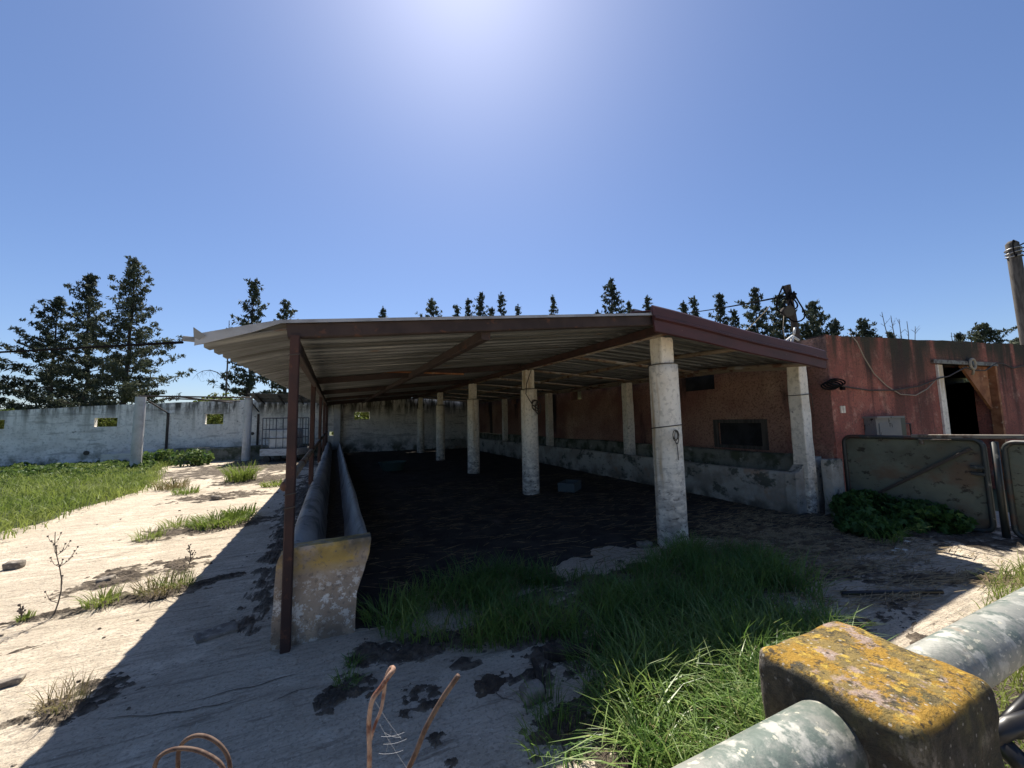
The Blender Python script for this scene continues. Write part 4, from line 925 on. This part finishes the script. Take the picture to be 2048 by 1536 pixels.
# ------------------------------------------------------------------ foreground pillar, rails, bars
pf_ = root('pipe_fence', (1.37, .655, 0), 'concrete pillar crusted with orange lichen carrying a thick peeling steel rail', 'fence')
mb = MB(); mb.rbox((1.365, .655, .395), (.21, .187, .405), .028, 64, .008, 8, .02, 4); part('pillar', mb, 'lichen', pf_, True)
def rail(xa, xb, z, Y=.655, r=.083):
    mb = MB(); mb.tube([(x, Y, z+.002*fbm(x*2, 1)) for x in np.linspace(xa, xb, 12)], r, 28); return mb
part('rail', rail(-.6, 1.19, .665), 'railpipe', pf_, True); part('rail', rail(1.56, 7.0, .665), 'railpipe', pf_, True)
mb = MB()
mb.tube([G(1940, 1500, .03), AD(1985, 1468, 1.42), AD(2022, 1456, 1.42), AD(2075, 1440, 1.42), G(2300, 1400, .03)], .034, 12)
mb.tube([AD(1985, 1478, 1.44), AD(2015, 1500, 1.40), AD(2060, 1545, 1.34), G(2150, 1600, .03)], .036, 12)
mb.tube([AD(2005, 1452, 1.46), AD(2035, 1420, 1.50), AD(2075, 1380, 1.52), G(2250, 1330, .02)], .020, 10)
single('black_hose', mb, 'black', (1.9, .5, 0), 'black plastic hoses lying behind the lichen pillar at the right edge', 'hose', None, True)
def bent(pix, dist, r, m_, name, label, sub=4, ribs=False):
    P_ = [AD(x, y, dd) for (x, y), dd in zip(pix, dist)]
    # Catmull-Rom
    pts = []; Q = [P_[0]]+P_+[P_[-1]]
    for i in range(1, len(Q)-2):
        for t in np.linspace(0, 1, sub, endpoint=False):
            p0, p1, p2, p3 = Q[i-1:i+3]; pts.append(.5*((2*p1)+(-p0+p2)*t+(2*p0-5*p1+4*p2-p3)*t*t+(-p0+3*p1-3*p2+p3)*t**3))
    pts.append(P_[-1])
    return pts
grp = 'rusty bars sticking up in the foreground'
def ground_end(p, dx=0, dy=0): return np.array([p[0]+dx, p[1]+dy, -.02])
# bar with a narrow loop at its tip
pp = bent([(738, 1560), (739, 1500), (738, 1440), (745, 1400), (762, 1375), (779, 1350), (787, 1339), (782, 1337), (772, 1356), (768, 1385), (762, 1420), (750, 1450), (742, 1480)], [.92, .92, .92, .92, .93, .94, .95, .96, .96, .96, .95, .94, .93], 0, None, '', '', 5)
lowp = ground_end(pp[0], .02, .03)
n1 = len(pp); rr = [.0058]*(int(n1*.56))+list(np.linspace(.0058, .0032, n1-int(n1*.56)))
mb = MB(); mb.tube([lowp]+pp, [.0058]+rr, 8); o = single('rusty_bar', mb, 'rebar', lowp, 'orange rusty rod with a narrow looped tip, left of the straighter bar in the foreground', 'rod', grp, True)
pp = bent([(805, 1560), (830, 1510), (850, 1460), (880, 1405), (905, 1368), (917, 1351)], [.98]*6, 0, None, '', '', 6)
lowp = ground_end(pp[0], -.03, .03); mb = MB(); mb.tube([lowp]+pp, .0062, 8); single('rusty_bar', mb, 'rebarthick', lowp, 'dark ribbed bar curving up to the right with a cut bright end', 'rod', grp, True)
def ribbed(pts, r):
    P2 = []; rs_ = []
    for a, b in zip(pts, pts[1:]):
        for t in np.linspace(0, 1, 4, endpoint=False): P2.append(a+(b-a)*t); rs_.append(r*(1.0 if len(rs_) % 2 else 1.16))
    return P2, rs_
pp = bent([(300, 1580), (312, 1525), (330, 1505), (358, 1497), (392, 1500), (420, 1512), (440, 1527), (452, 1550), (460, 1580)], [.95, .95, .96, .97, .98, .98, .98, .98, .98], 0, None, '', '', 6)
P2, r2 = ribbed(pp, .0046); mb = MB(); mb.tube([ground_end(P2[0], -.05)]+P2+[ground_end(P2[-1], .05)], [.0045]+r2+[.0045], 8)
single('rusty_hoop', mb, 'rebarthick', ground_end(P2[0]), 'rusty ribbed hoop, the lower left of the two at the bottom edge', 'hoop', grp, True)
pp = bent([(356, 1580), (356, 1530), (358, 1500), (372, 1480), (395, 1471), (420, 1476), (442, 1492), (456, 1515), (462, 1550), (463, 1580)], [1.02]*10, 0, None, '', '', 6)
P2, r2 = ribbed(pp, .0046); mb = MB(); mb.tube([ground_end(P2[0], -.02)]+P2+[ground_end(P2[-1], .05)], [.0045]+r2+[.0045], 8)
single('rusty_hoop', mb, 'rebarthick', ground_end(P2[0]), 'rusty ribbed hoop, the taller right one of the two at the bottom edge', 'hoop', grp, True)
mb = MB(); rw = random.Random(2)
for k in range(7):
    a = AD(760+rw.uniform(-10, 10), 1400+rw.uniform(0, 120), .96); b = AD(800+rw.uniform(-20, 30), 1480+rw.uniform(-30, 60), .97); mb.tube(sagline(a, b, .004, 6), .0003, 3)
single('cobweb', mb, 'web', AD(780, 1480, .96), 'grey cobweb strands hanging between the two rusty bars', 'cobweb')

# ------------------------------------------------------------------ yard odds and ends
a = G(1683, 1187, .03); b = G(1884, 1184, .03); mb = MB(); mb.tube([a, (a+b)/2+np.array([0, 0, .004]), b], .018, 10); single('black_pipe', mb, 'black', a, 'thin black pipe lying on the concrete in front of the gate', 'pipe', None, True)
def stone(px, py, half, seed, label, m_='stone', rot=0, nm='stone'):
    p = G(px, py); mb = MB(); mb.rbox((0, 0, half[2]*.75), half, min(half)*.55, 8, max(half)*.22, .5/max(half), 0, seed)
    ca, sa = math.cos(rot), math.sin(rot); mb.V = [(p[0]+ca*x-sa*y, p[1]+sa*x+ca*y, z) for x, y, z in mb.V]
    single(nm, mb, m_, p, label, nm.replace('_', ' '), 'loose stones' if nm == 'stone' else None, True)
stone(1066, 1398, (.06, .05, .042), 3, 'rounded grey stone beside a grass tuft in the shaded yard')
stone(432, 1268, (.12, .065, .013), 5, 'flat brown slab of stone lying in the shade left of the yellow trough end', rot=.4)
stone(6, 1373, (.075, .04, .022), 8, 'pale stone cut by the left edge of the photo', rot=.2)
stone(27, 1137, (.07, .05, .045), 9, 'small stone alone on the sunlit concrete at the left')
stone(432, 1000, (.09, .07, .05), 12, 'pale broken stone on the sunny concrete near the grass edge')
stone(212, 1165, (.06, .05, .03), 14, 'pale chip of concrete at the edge of the sunlit soil patch')
stone(1290, 1093, (.08, .05, .03), 15, 'pale flat stone lying at the foot of the nearest column')
a = G(1098, 1300, .03); b = G(1170, 1312, .03); mb = MB(); mb.rbox((0, 0, .035), (.15, .04, .035), .02, 8, .014, 9, 0, 6); p = (a+b)/2
mb.V = [(p[0]+x*.95+y*.3, p[1]-x*.3+y*.95, z) for x, y, z in mb.V]; single('log', mb, 'darkwood', p, 'short rotten log lying at the edge of the grass', 'log')
mb = MB(); a = G(1086, 1398); b = G(1066, 1330); mb.tube([(a[0], a[1], .03), ((a[0]+b[0])/2+.01, (a[1]+b[1])/2, .035), (b[0], b[1], .03)], [.02, .022, .014], 7); c = G(1092, 1345); mb.tube([(a[0], a[1]+.05, .03), (c[0], c[1], .05)], [.012, .006], 6)
single('branch', mb, 'darkwood', a, 'dark forked stick lying on the shaded concrete by the rounded stone', 'stick', None, True)
p = G(1140, 985); mb = MB(); hx, hy, hz = .25, .17, .17; t = .02
for lo, hi in (((-hx, -hy, .05), (hx, -hy+t, hz+.05)), ((-hx, hy-t, .05), (hx, hy, hz+.05)), ((-hx, -hy+t, .05), (-hx+t, hy-t, hz+.05)), ((hx-t, -hy+t, .05), (hx, hy-t, hz+.05)), ((-hx+t, -hy+t, .05), (hx-t, hy-t, .07))): mb.box(lo, hi)
ca, sa = math.cos(.7), math.sin(.7); mb.V = [(p[0]+ca*x-sa*y, p[1]+sa*x+ca*y, z) for x, y, z in mb.V]; single('crate', mb, 'crate', p, 'open grey crate standing on the dark floor behind the second column', 'crate')
p = G(785, 945); mb = MB(); n = 20
prof_ = [(.22, .04), (.30, .28), (.32, .28), (.32, .30), (.29, .30), (.21, .07)]
for (r_, z) in prof_:
    mb.V += [(p[0]+r_*1.3*math.cos(2*math.pi*j/n), p[1]+r_*math.sin(2*math.pi*j/n), z+.02) for j in range(n)]
for k in range(len(prof_)-1): mb.Fc += [(k*n+j, k*n+(j+1) % n, (k+1)*n+(j+1) % n, (k+1)*n+j) for j in range(n)]
mb.Fc += [tuple(range(n))[::-1], tuple(range(5*n, 6*n))]; single('tub', mb, 'tub', p, 'dull green tub on the dark shelter floor near the left trough', 'tub')

# ------------------------------------------------------------------ lean-to frame and tank cart
cA = G(270, 942); cB = G(491, 922); ztA, ztB = 2.55, 2.62
ln = root('lean_to_frame', (cA[0], cA[1], 0), 'bare lean-to frame of pipes on two round pale columns by the white wall', 'lean-to')
for c, zt_ in ((cA, ztA), (cB, ztB)):
    mb = MB(); mb.tube([(c[0], c[1], -.02), (c[0]+.01, c[1], 1.2), (c[0]+.02, c[1], zt_)], [.155, .15, .145], 20); part('column', mb, 'palecolumn', ln)
wx0, wx1 = AY(337, 826, WY)[0], AY(517, 830, WY)[0]
cC = np.array([cB[0]+3.1, cB[1]+1.0, 0])
mb = MB(); mb.tube([(cA[0]-.05, cA[1], ztA+.03), (cB[0], cB[1], ztB+.03), (cC[0], cC[1], ztB+.05)], .03, 7); part('pipe_rail', mb, 'wire', ln, True)
mb = MB(); q0 = AY(337, 812, WY-.6); q1 = AY(480, 802, WY-.3); mb.tube([(cA[0]+.4, cA[1]+.9, ztA-.0), q1], .026, 7); part('pipe_rail', mb, 'wire', ln, True)
for (p, q) in (((cA[0], cA[1], ztA+.03), (wx0, WY-.02, 2.05)), ((cB[0], cB[1], ztB), (wx1, WY-.02, 2.1)), (((cA[0]+cB[0])/2-.6, (cA[1]+cB[1])/2, ztA+.06), ((cA[0]+cB[0])/2+.6, WY-.1, 2.5))):
    mb = MB(); mb.tube([p, q], .028, 7); part('rafter', mb, 'wire', ln, True)
xsB = np.linspace(cB[0]+.1, cB[0]+2.7, 12); mb = MB()
P_ = [AD(x, y, d_) for (x, y, d_) in ((497, 790, 16.5), (632, 788, 16.8), (655, 806, 15.2), (520, 803, 15.4))]
cB2 = np.array([cB[0], cB[1], 0])
S0 = [(cB[0]+.15, cB[1]-1.0, 2.76), (cB[0]+2.75, cB[1]-.6, 2.74), (cB[0]+2.75, WY-.08, 2.47), (cB[0]+.15, WY-.08, 2.49)]
nu = 24
for i in range(nu+1):
    f = i/nu
    for g_ in (0, 1):
        p = np.array(S0[0])*(1-f)*(1-g_)+np.array(S0[1])*f*(1-g_)+np.array(S0[3])*(1-f)*g_+np.array(S0[2])*f*g_
        for l_ in (0, .006): mb.V.append((p[0], p[1], p[2]+.02*(i % 2)+l_))
for i in range(nu):
    a = i*4; b = a+4; mb.Fc += [(a, a+2, b+2, b), (a+1, b+1, b+3, a+3), (a, b, b+1, a+1), (a+2, a+3, b+3, b+2)]
mb.Fc += [(0, 1, 3, 2), (nu*4, nu*4+2, nu*4+3, nu*4+1)]
part('roof_sheet', mb, 'galv', ln)
for f in (.1, .4, .7, .95):
    p = np.array(S0[0])*(1-f)+np.array(S0[1])*f-np.array([0, 0, .05]); q = np.array(S0[3])*(1-f)+np.array(S0[2])*f-np.array([0, 0, .05]); mb = MB(); mb.bar(p, q, .05, .06); part('rafter', mb, 'wire', ln)

ic = np.array([-2.05, 18.3, 0.0]); rz = -.35
ca, sa = math.cos(rz), math.sin(rz)
def loc(x, y, z): return (ic[0]+ca*x-sa*y, ic[1]+sa*x+ca*y, z)
tk = root('tank_cart', ic, 'white water tank in a wire cage on a low wheeled cart beside the brown posts', 'tank')
mb = MB(); hx, hy = .66, .5; zb, zt_ = .55, 1.75
for z in (zb, .95, 1.3, zt_):
    mb.tube([loc(*p, z) for p in ((-hx, -hy), (hx, -hy), (hx, hy), (-hx, hy), (-hx, -hy))], .017, 5)
for k in range(6):
    x = -hx+2*hx*k/5
    for y in (-hy, hy): mb.tube([loc(x, y, zb), loc(x, y, zt_)], .013 if 0 < k < 5 else .02, 5)
for k in range(1, 4):
    y = -hy+2*hy*k/4
    for x in (-hx, hx): mb.tube([loc(x, y, zb), loc(x, y, zt_)], .013, 5)
part('cage', mb, 'cagemetal', tk)
mb = MB(); mb.rbox((0, 0, .93), (.5, .42, .38), .08, 8); mb.V = [loc(*v) for v in mb.V]; part('tank', mb, 'tank', tk, True)
mb = MB(); mb.rbox((0, 0, .40), (.72, .54, .14), .02, 4); mb.V = [loc(*v) for v in mb.V]; part('cart_bed', mb, 'boardwhite', tk)
for x in (-.5, .5):
    for y in (-.4, .4):
        mb = MB(); mb.tube([loc(x, y-.05, .13), loc(x, y+.05, .13)], .13, 16); part('wheel', mb, 'black', tk)

# ------------------------------------------------------------------ trees
def conifer(label, x, ytop, wpx, dist, seed, n_l=70, leaf=.20, per=10, m_='needles', skew=(0, 0), name='cypress_tree', bare=0.0, prof=.8, top=1.0, group='trees beyond the farmyard'):
    g = np.random.default_rng(seed)
    tp = AD(x, ytop, dist); b = np.array([tp[0], tp[1], -.05]); Ht = tp[2]
    b[0] += g.normal()*.2; Rr = wpx*dist/F*1.05
    t = root(name, b, label, 'tree', group)
    tr_ = MB(); nseg = 10; wob = g.normal(size=(nseg+1, 2))*.03*Ht/10; wob[0] = 0
    tpt = [b+np.array([wob[i, 0]+(tp[0]-b[0])*i/nseg, wob[i, 1]+(tp[1]-b[1])*i/nseg, Ht*i/nseg]) for i in range(nseg+1)]
    r0 = .013*Ht+.02
    tr_.tube(tpt, [r0*(1-.93*i/nseg) for i in range(nseg+1)], 8)
    def trunk(tt): 
        k = min(int(tt*nseg), nseg-1); f = tt*nseg-k; return tpt[k]*(1-f)+tpt[k+1]*f
    C_ = []; S_ = []
    lowest = max(.10, 1-2.6*(846-ytop)/(846-ytop+60)) if False else .10
    for k in range(n_l):
        tt = lowest+(.985-lowest)*((k+g.random())/n_l)
        az = k*2.4+g.normal()*.5; L = Rr*((1-tt)**prof*1.0+.05)*g.uniform(.45, 1.12)
        if g.random() < .1: L *= 1.35
        d = np.array([math.cos(az), math.sin(az), 0]); L *= 1+skew[0]*d[0]+skew[1]*d[1]
        slope = g.uniform(.02, .42)+.7*tt*tt; o = trunk(tt)
        pl = [o+d*L*s+np.array([0, 0, slope*L*(s*.6+.4*s*s)-.10*L*s]) for s in (0, .35, .7, 1)]
        tr_.tube(pl, [r0*.22*(1.05-tt)+.012, r0*.16*(1.05-tt)+.01, .010, .005], 4, False)
        if g.random() < bare: continue
        nc = max(3, int(L/.22)+1)
        for c in range(nc):
            s = .25+.78*(c+g.random()*.8)/nc
            p = o+d*L*s+np.array([0, 0, slope*L*(s*.6+.4*s*s)-.10*L*s])+g.normal(size=3)*np.array([.22, .22, .10])*(.35+.10*L)
            sp_ = (.10+.025*L*g.random())*(1.15-.45*s); q = per if s < .9 else per-2
            for _ in range(int(q*g.uniform(.6, 1.4))): C_.append(p+g.normal(size=3)*np.array([sp_, sp_, sp_*.75])); S_.append(leaf*g.uniform(.5, 1.25))
    for _ in range(int(per*5*top)):
        s = g.random(); C_.append(trunk(.90+.10*s)+g.normal(size=3)*np.array([.16, .16, .1])*(1.15-s)+np.array([0, 0, .1*s])); S_.append(leaf*.7)
    part('trunk', tr_, 'bark', t)
    C_ = np.array(C_); S_ = np.array(S_)
    quads('crown', leaves_at(C_, S_*.66, g, .9, 3.2), len(C_), m_, t)
    return t
def dead(label, x, ytop, wpx, dist, seed, n=14, arch=None, name='dead_tree', stems=1):
    g = np.random.default_rng(seed); tp = AD(x, ytop, dist); b = np.array([tp[0], tp[1], -.05]); Ht = tp[2]; Rr = wpx*dist/F
    mb = MB(); 
    for st in range(stems):
        off = np.array([(st-(stems-1)/2)*Rr*.8, 0, 0])*(1 if stems > 1 else 0); hh = Ht*(1-.06*abs(g.normal()))
        tpt = [b+off*(i/8)+np.array([g.normal()*.02, g.normal()*.02, hh*i/8]) for i in range(9)]
        mb.tube(tpt, [.09*(1-.85*i/8)+.008 for i in range(9)], 6)
        for k in range(n):
            tt = g.uniform(.35, .97); o = b+off*tt+np.array([0, 0, hh*tt]); az = g.uniform(0, 6.28); L = Rr*g.uniform(.35, 1)*(1.3-tt)
            d = np.array([math.cos(az), math.sin(az)*.6, 0]); pl = [o, o+d*L*.5+np.array([0, 0, L*.45]), o+d*L+np.array([0, 0, L*g.uniform(.4, 1.0)])]
            mb.tube(pl, [.022, .014, .006], 4)
            for _ in range(3):
                s = g.uniform(.4, 1); q = o+d*L*s+np.array([0, 0, L*.7*s]); mb.tube([q, q+np.array([g.normal()*.25, g.normal()*.2, g.uniform(.1, .5)])*L*.5], [.008, .004], 3)
    if arch: mb.tube([AD(px, py, dist) for px, py in arch], np.linspace(.05, .012, len(arch)), 5)
    if arch:
        for k in range(14):
            i = g.integers(2, len(arch)); q = AD(*arch[i], dist); mb.tube([q, q+np.array([g.normal()*.2, 0, -g.uniform(.2, .6)])], [.01, .005], 3)
    return single(name, mb, 'deadbark', b, label, 'tree', 'trees beyond the farmyard')
conifer('dark cypress cut by the left edge of the photo behind the white wall', -40, 600, 62, 26, 1, 60, .22, 10)
conifer('broad dark cypress, leftmost and shortest of the three big trees behind the white wall', 118, 592, 106, 29, 2, 90, .14, 19, skew=(-.3, 0), prof=.95)
conifer('dense dark cypress with a lopsided top, middle of the three big trees behind the wall', 180, 546, 92, 28, 3, 98, .14, 20, prof=.95)
conifer('tallest cypress with a thin pointed top, right of the three big trees behind the wall', 272, 515, 104, 27, 4, 120, .13, 20, 'needles_pale', skew=(.1, 0), prof=.95)
conifer('narrow cypress rising behind the drooping overhang of the shelter roof', 510, 560, 60, 33, 5, 95, .20, 9, prof=.62)
conifer('round topped cypress just right of the narrow one behind the roof overhang', 572, 600, 55, 36, 6, 70, .22, 9, 'needles_pale', prof=.6)
dead('bare tree with a drooping branch, seen under the roof overhang', 459, 640, 25, 29, 7, 8, [(459, 775), (450, 758), (435, 745), (420, 740), (405, 742), (394, 748)])
small = [(765, 617, 34, 44, 'needles', .8, 'tiny dark cypress tip alone above the middle of the roof edge'),
 (862, 600, 46, 42, 'needles_pale', .6, 'ragged treetop with bare twigs above the roof, left of the cluster'),
 (915, 612, 28, 44, 'needles', .8, 'lowest cypress tip at the left end of the cluster above the roof'),
 (936, 600, 30, 45, 'needles', .8, 'second cypress tip from the left of the cluster above the roof'),
 (960, 588, 40, 43, 'needles', .6, 'widest and tallest cypress in the cluster above the roof'),
 (1002, 588, 32, 44, 'needles', .7, 'slim cypress at the right end of the cluster above the roof'),
 (984, 616, 28, 45, 'needles', .7, 'low treetop filling the gap inside the cluster above the roof'),
 (1036, 612, 22, 46, 'needles', .8, 'small thin treetop just right of the cluster above the roof'),
 (1107, 593, 30, 42, 'needles_pale', .7, 'lone slender cypress between the cluster and the big tree near the apex'),
 (1222, 558, 56, 40, 'needles', .7, 'largest tree above the shelter roof, left of its maroon apex'),
 (1196, 624, 26, 41, 'needles', .6, 'low bushy treetop at the left foot of the largest tree above the roof'),
 (1258, 605, 20, 42, 'needles', .8, 'small pointed cypress between the largest tree and the maroon apex'),
 (1295, 594, 26, 41, 'needles', .7, 'treetop poking up right beside the maroon roof apex'),
 (1366, 606, 24, 40, 'needles', .7, 'small treetop under the overhead cable just right of the roof apex'),
 (1388, 596, 38, 40, 'needles', .7, 'cypress crossed by the overhead cable, second right of the apex'),
 (1438, 590, 46, 39, 'needles', .7, 'pointed cypress crossed by the overhead cable, left of the taller cypress'),
 (1468, 622, 24, 40, 'needles', .7, 'small low treetop in the dip left of the taller cypress by the slanted post'),
 (1508, 579, 58, 37, 'needles', .7, 'tall pointed cypress left of the slanted timber post'),
 (1557, 592, 54, 38, 'needles', .6, 'dark treetop directly behind the slanted timber post'),
 (1622, 606, 62, 36, 'needles', .6, 'wide spreading tree directly right of the slanted timber post'),
 (1670, 642, 22, 36, 'needles', .6, 'small leaning treetop right of the wide tree by the timber post'),
 (1727, 642, 48, 38, 'needles', .55, 'rounded dark treetop above the parapet where the pale wire starts'),
 (1780, 668, 26, 40, 'needles', .6, 'low dark treetop at the foot of the bare twigs above the red parapet'),
 (1918, 668, 26, 42, 'needles', .55, 'low faint treetop above the parapet left of the broad right tree'),
 (1965, 652, 56, 38, 'needles_pale', .55, 'broad layered tree above the parapet near the utility pole'),
 (2032, 680, 40, 38, 'needles_pale', .55, 'low treetop at the right edge below the utility pole')]
for k, (x, y, wp, dist, m_, pr_, lab) in enumerate(small):
    conifer(lab, x, y-3, wp*1.45, dist, 20+k, 70 if wp < 40 else 100, .20, 11, m_, prof=pr_+.22, bare=.0)
dead('bare bush of upright grey twigs above the red parapet', 1797, 628, 40, 38, 70, 16, stems=5)
dead('thin bare treetop above the parapet left of the broad tree', 1905, 664, 14, 40, 71, 9, stems=2)

def bush(c, half, n, m_, seed, label, leaf=.07, name='bush', cat='bush', group=None, stems=8, up=.5):
    g = np.random.default_rng(seed); c = np.asarray(c, float); half = np.asarray(half, float)
    t = root(name, (c[0], c[1], 0), label, cat, group)
    C_ = []
    while len(C_) < n:
        p = g.uniform(-1, 1, 3); r2 = (p*p).sum()
        if r2 > 1 or g.random() < .25*(1-r2): continue
        q = c+p*half
        if fbm(q[0]*3/half[0]*.5+seed, q[1]*2, q[2]*2) < -.12: continue
        C_.append(q)
    C_ = np.array(C_); C_[:, 2] = np.maximum(C_[:, 2], .01)
    quads('foliage', leaves_at(C_, g.uniform(.6, 1.3, n)*leaf, g, up, 1.7), n, m_, t)
    mb = MB()
    for k in range(stems):
        p = c+g.uniform(-.6, .6, 3)*half; mb.tube([(c[0]+g.normal()*.05, c[1]+g.normal()*.05, -.02), (p[0]*.5+c[0]*.5, p[1]*.5+c[1]*.5, p[2]*.5), p], [.012, .009, .004], 4)
    part('stem', mb, 'bark', t)
    return t
for k, (px, py, lab) in enumerate(((212, 845, 'yellow green bush seen through the left square opening of the white wall'), (430, 840, 'yellow green bush seen through the opening between the two pale columns'),
        (724, 832, 'sunlit bush seen through the far opening under the shelter roof'), (-8, 850, 'yellow green bush in the wall opening at the left edge'))):
    p = AY(px, py, 21.9); bush((p[0], 22.0, 1.2), (1.5, .8, 1.15), 3600, 'bushleaf', 90+k, lab, .11, group='bushes behind the white wall')
p = AY(430, 800, 24); bush((p[0], 25, 1.7), (1.6, 1, 1.55), 2600, 'bushleaf', 98, 'sunlit bush top showing over the white wall beside the bare tree', .13, group='bushes behind the white wall')

# ------------------------------------------------------------------ tufts and weeds
def tuft(px, py, r, h, n, m_, seed, label, name='grass_tuft', lean=.8, wd=.006, cat='grass tuft', group='grass tufts in the yard'):
    g = np.random.default_rng(seed); p = G(px, py); rr = r*np.sqrt(g.random(n))*.9; az = g.uniform(0, 6.283, n)
    P_ = np.c_[p[0]+rr*np.cos(az), p[1]+rr*np.sin(az), np.full(n, .0)]
    o = blades(name, P_, h*g.uniform(.4, 1.1, n), m_, wd, lean, seed, None, p, spread=az+g.normal(size=n)*.6)
    return tag(o, label, cat, group)
tuft(482, 962, .38, .55, 420, 'fieldgrass', 1, 'tall leafy tuft at the foot of the right pale column', lean=.6, wd=.014)
tuft(345, 978, .34, .3, 300, 'drygrass', 2, 'yellowish tuft nearest the grass field', wd=.011)
tuft(372, 988, .26, .2, 200, 'fieldgrass', 3, 'small low tuft just in front of the yellowish one', wd=.011)
tuft(440, 1048, .42, .2, 520, 'fieldgrass', 4, 'bright green tuft on the shadow line left of the brown post', wd=.012)
tuft(480, 1032, .25, .2, 220, 'fieldgrass', 41, 'bright green leaves behind the tuft on the shadow line', wd=.013)
tuft(352, 1055, .20, .18, 160, 'fieldgrass', 5, 'thin pale tuft left of the bright green one on the shadow line', wd=.007)
tuft(298, 1078, .18, .18, 150, 'fieldgrass', 6, 'small tuft at the left end of the row across the sunny slab')
tuft(205, 1208, .13, .15, 150, 'fieldgrass', 7, 'compact tuft in the sun, left of the soil patch')
tuft(322, 1185, .20, .19, 190, 'drygrass', 8, 'spreading dry tuft touching the roof shadow')
tuft(355, 1172, .15, .15, 120, 'fieldgrass', 42, 'green blades right behind the spreading dry tuft')
tuft(128, 1412, .11, .15, 130, 'drygrass', 9, 'straw coloured tuft on the shadow edge at lower left', wd=.004)
tuft(692, 1372, .07, .10, 90, 'grass', 10, 'sparse tuft on a dark soil patch in front of the trough', wd=.004)
tuft(705, 1330, .05, .09, 80, 'grass', 43, 'few thin blades on soil close to the front of the trough', wd=.004)
tuft(1095, 1425, .12, .16, 120, 'grass', 11, 'tuft behind the rounded stone in the shade', wd=.004)
tuft(1170, 1330, .12, .18, 120, 'grass', 12, 'tuft beside the rotten log', wd=.005)
tuft(770, 1240, .17, .24, 170, 'grass', 13, 'tuft at the left end of the lush grass near the trough', wd=.007)
tuft(1110, 1490, .16, .16, 150, 'grass', 14, 'low dark tuft at the bottom edge left of the sunlit grass', wd=.005)
tuft(545, 972, .26, .16, 260, 'fieldgrass', 15, 'low sunlit weeds between the pale column and the brown post', wd=.014)
tuft(50, 1240, .05, .07, 90, 'fieldgrass', 16, 'tiny weed growing from the crack at the left', wd=.007)
def thistle(px, py, h, seed, label):
    g = np.random.default_rng(seed); p = G(px, py); mb = MB(); tpt = [p+np.array([.05*h*math.sin(i*.7), 0, h*i/7]) for i in range(8)]
    mb.tube(tpt, [.0042*(1-.7*i/7)+.0012 for i in range(8)], 5)
    for k in range(13):
        i = g.integers(1, 7); o = tpt[i]; az = g.uniform(0, 6.28); L = h*g.uniform(.15, .36)*(1.1-i/9); d = np.array([math.cos(az), math.sin(az), 0])
        pl = [o, o+d*L*.4+np.array([0, 0, L*.35]), o+d*L*.65+np.array([0, 0, L*.95])]; mb.tube(pl, [.0024, .0019, .0012], 4); mb.rbox(pl[-1], (.005, .005, .007), .0025, 2)
        for _ in range(2):
            q = o+(pl[1]-o)*g.uniform(.4, 1.6); mb.rbox(q+np.array([0, 0, .008]), (.0035, .0035, .005), .0015, 2)
    return single('dry_weed', mb, 'deadbark', p, label, 'weed')
thistle(107, 1232, .66, 5, 'tall bare branching weed standing on the sunlit concrete')
thistle(40, 1245, .14, 8, 'small bare weed in the crack at the left edge')
thistle(378, 1130, .22, 9, 'thin bare weed growing from the sunlit soil patch')
gl_ = [(6.72, 3.05, .17, .5, .36, .24, 1700), (6.25, 2.72, .11, .6, .42, .17, 1700), (6.9, 2.6, .14, .4, .5, .2, 1300)]
labs = ['dark leafy weeds hugging the left end of the green gate', 'broad dark weeds with white flowers spreading in front of the green gate', 'dark weeds along the foot of the green gate behind the flowers']
for k, (x, y, z, hx, hy, hz, n) in enumerate(gl_): bush((x, y, z), (hx, hy, hz), n, 'nettle', 130+k, labs[k], .052, 'weed_clump', 'weeds', 'weeds at the gate', 6, .2)
tuft(1700, 1045, .22, .42, 90, 'grass', 61, 'tall thin stalks among the weeds at the left end of the gate', wd=.005, lean=.4)
tuft(1770, 1085, .16, .30, 90, 'grass', 62, 'grassy stalks beside the white flowers', wd=.005, lean=.7)
mb = MB()
for (px, py, z) in ((1795, 1098, .03), (1810, 1100, .04), (1815, 1083, .06), (1789, 1102, .03)):
    p = G(px, py, z)
    for k in range(5):
        a_ = k*1.257; c_ = p+np.array([.014*math.cos(a_), .014*math.sin(a_), .004]); mb.rbox(c_, (.010, .010, .003), .003, 2)
    mb.tube([p-np.array([0, 0, z]), p], .002, 3)
single('white_flowers', mb, 'petal', G(1800, 1098), 'cluster of small white flowers at the edge of the weeds by the gate', 'flowers')
for k, (px, py, hx, n) in enumerate(((318, 925, .8, 500), (378, 925, .7, 420), (470, 905, .5, 260))):
    p = G(px, py+8); bush((p[0], p[1]+.3, .28), (hx, .45, .34), n, 'weed', 150+k, ['leafy weeds just right of the left pale column', 'dark leafy weeds in front of the mossy ledge', 'weeds on the ledge beside the right pale column'][k], .10, 'weed_clump', 'weeds', 'weeds by the wall')
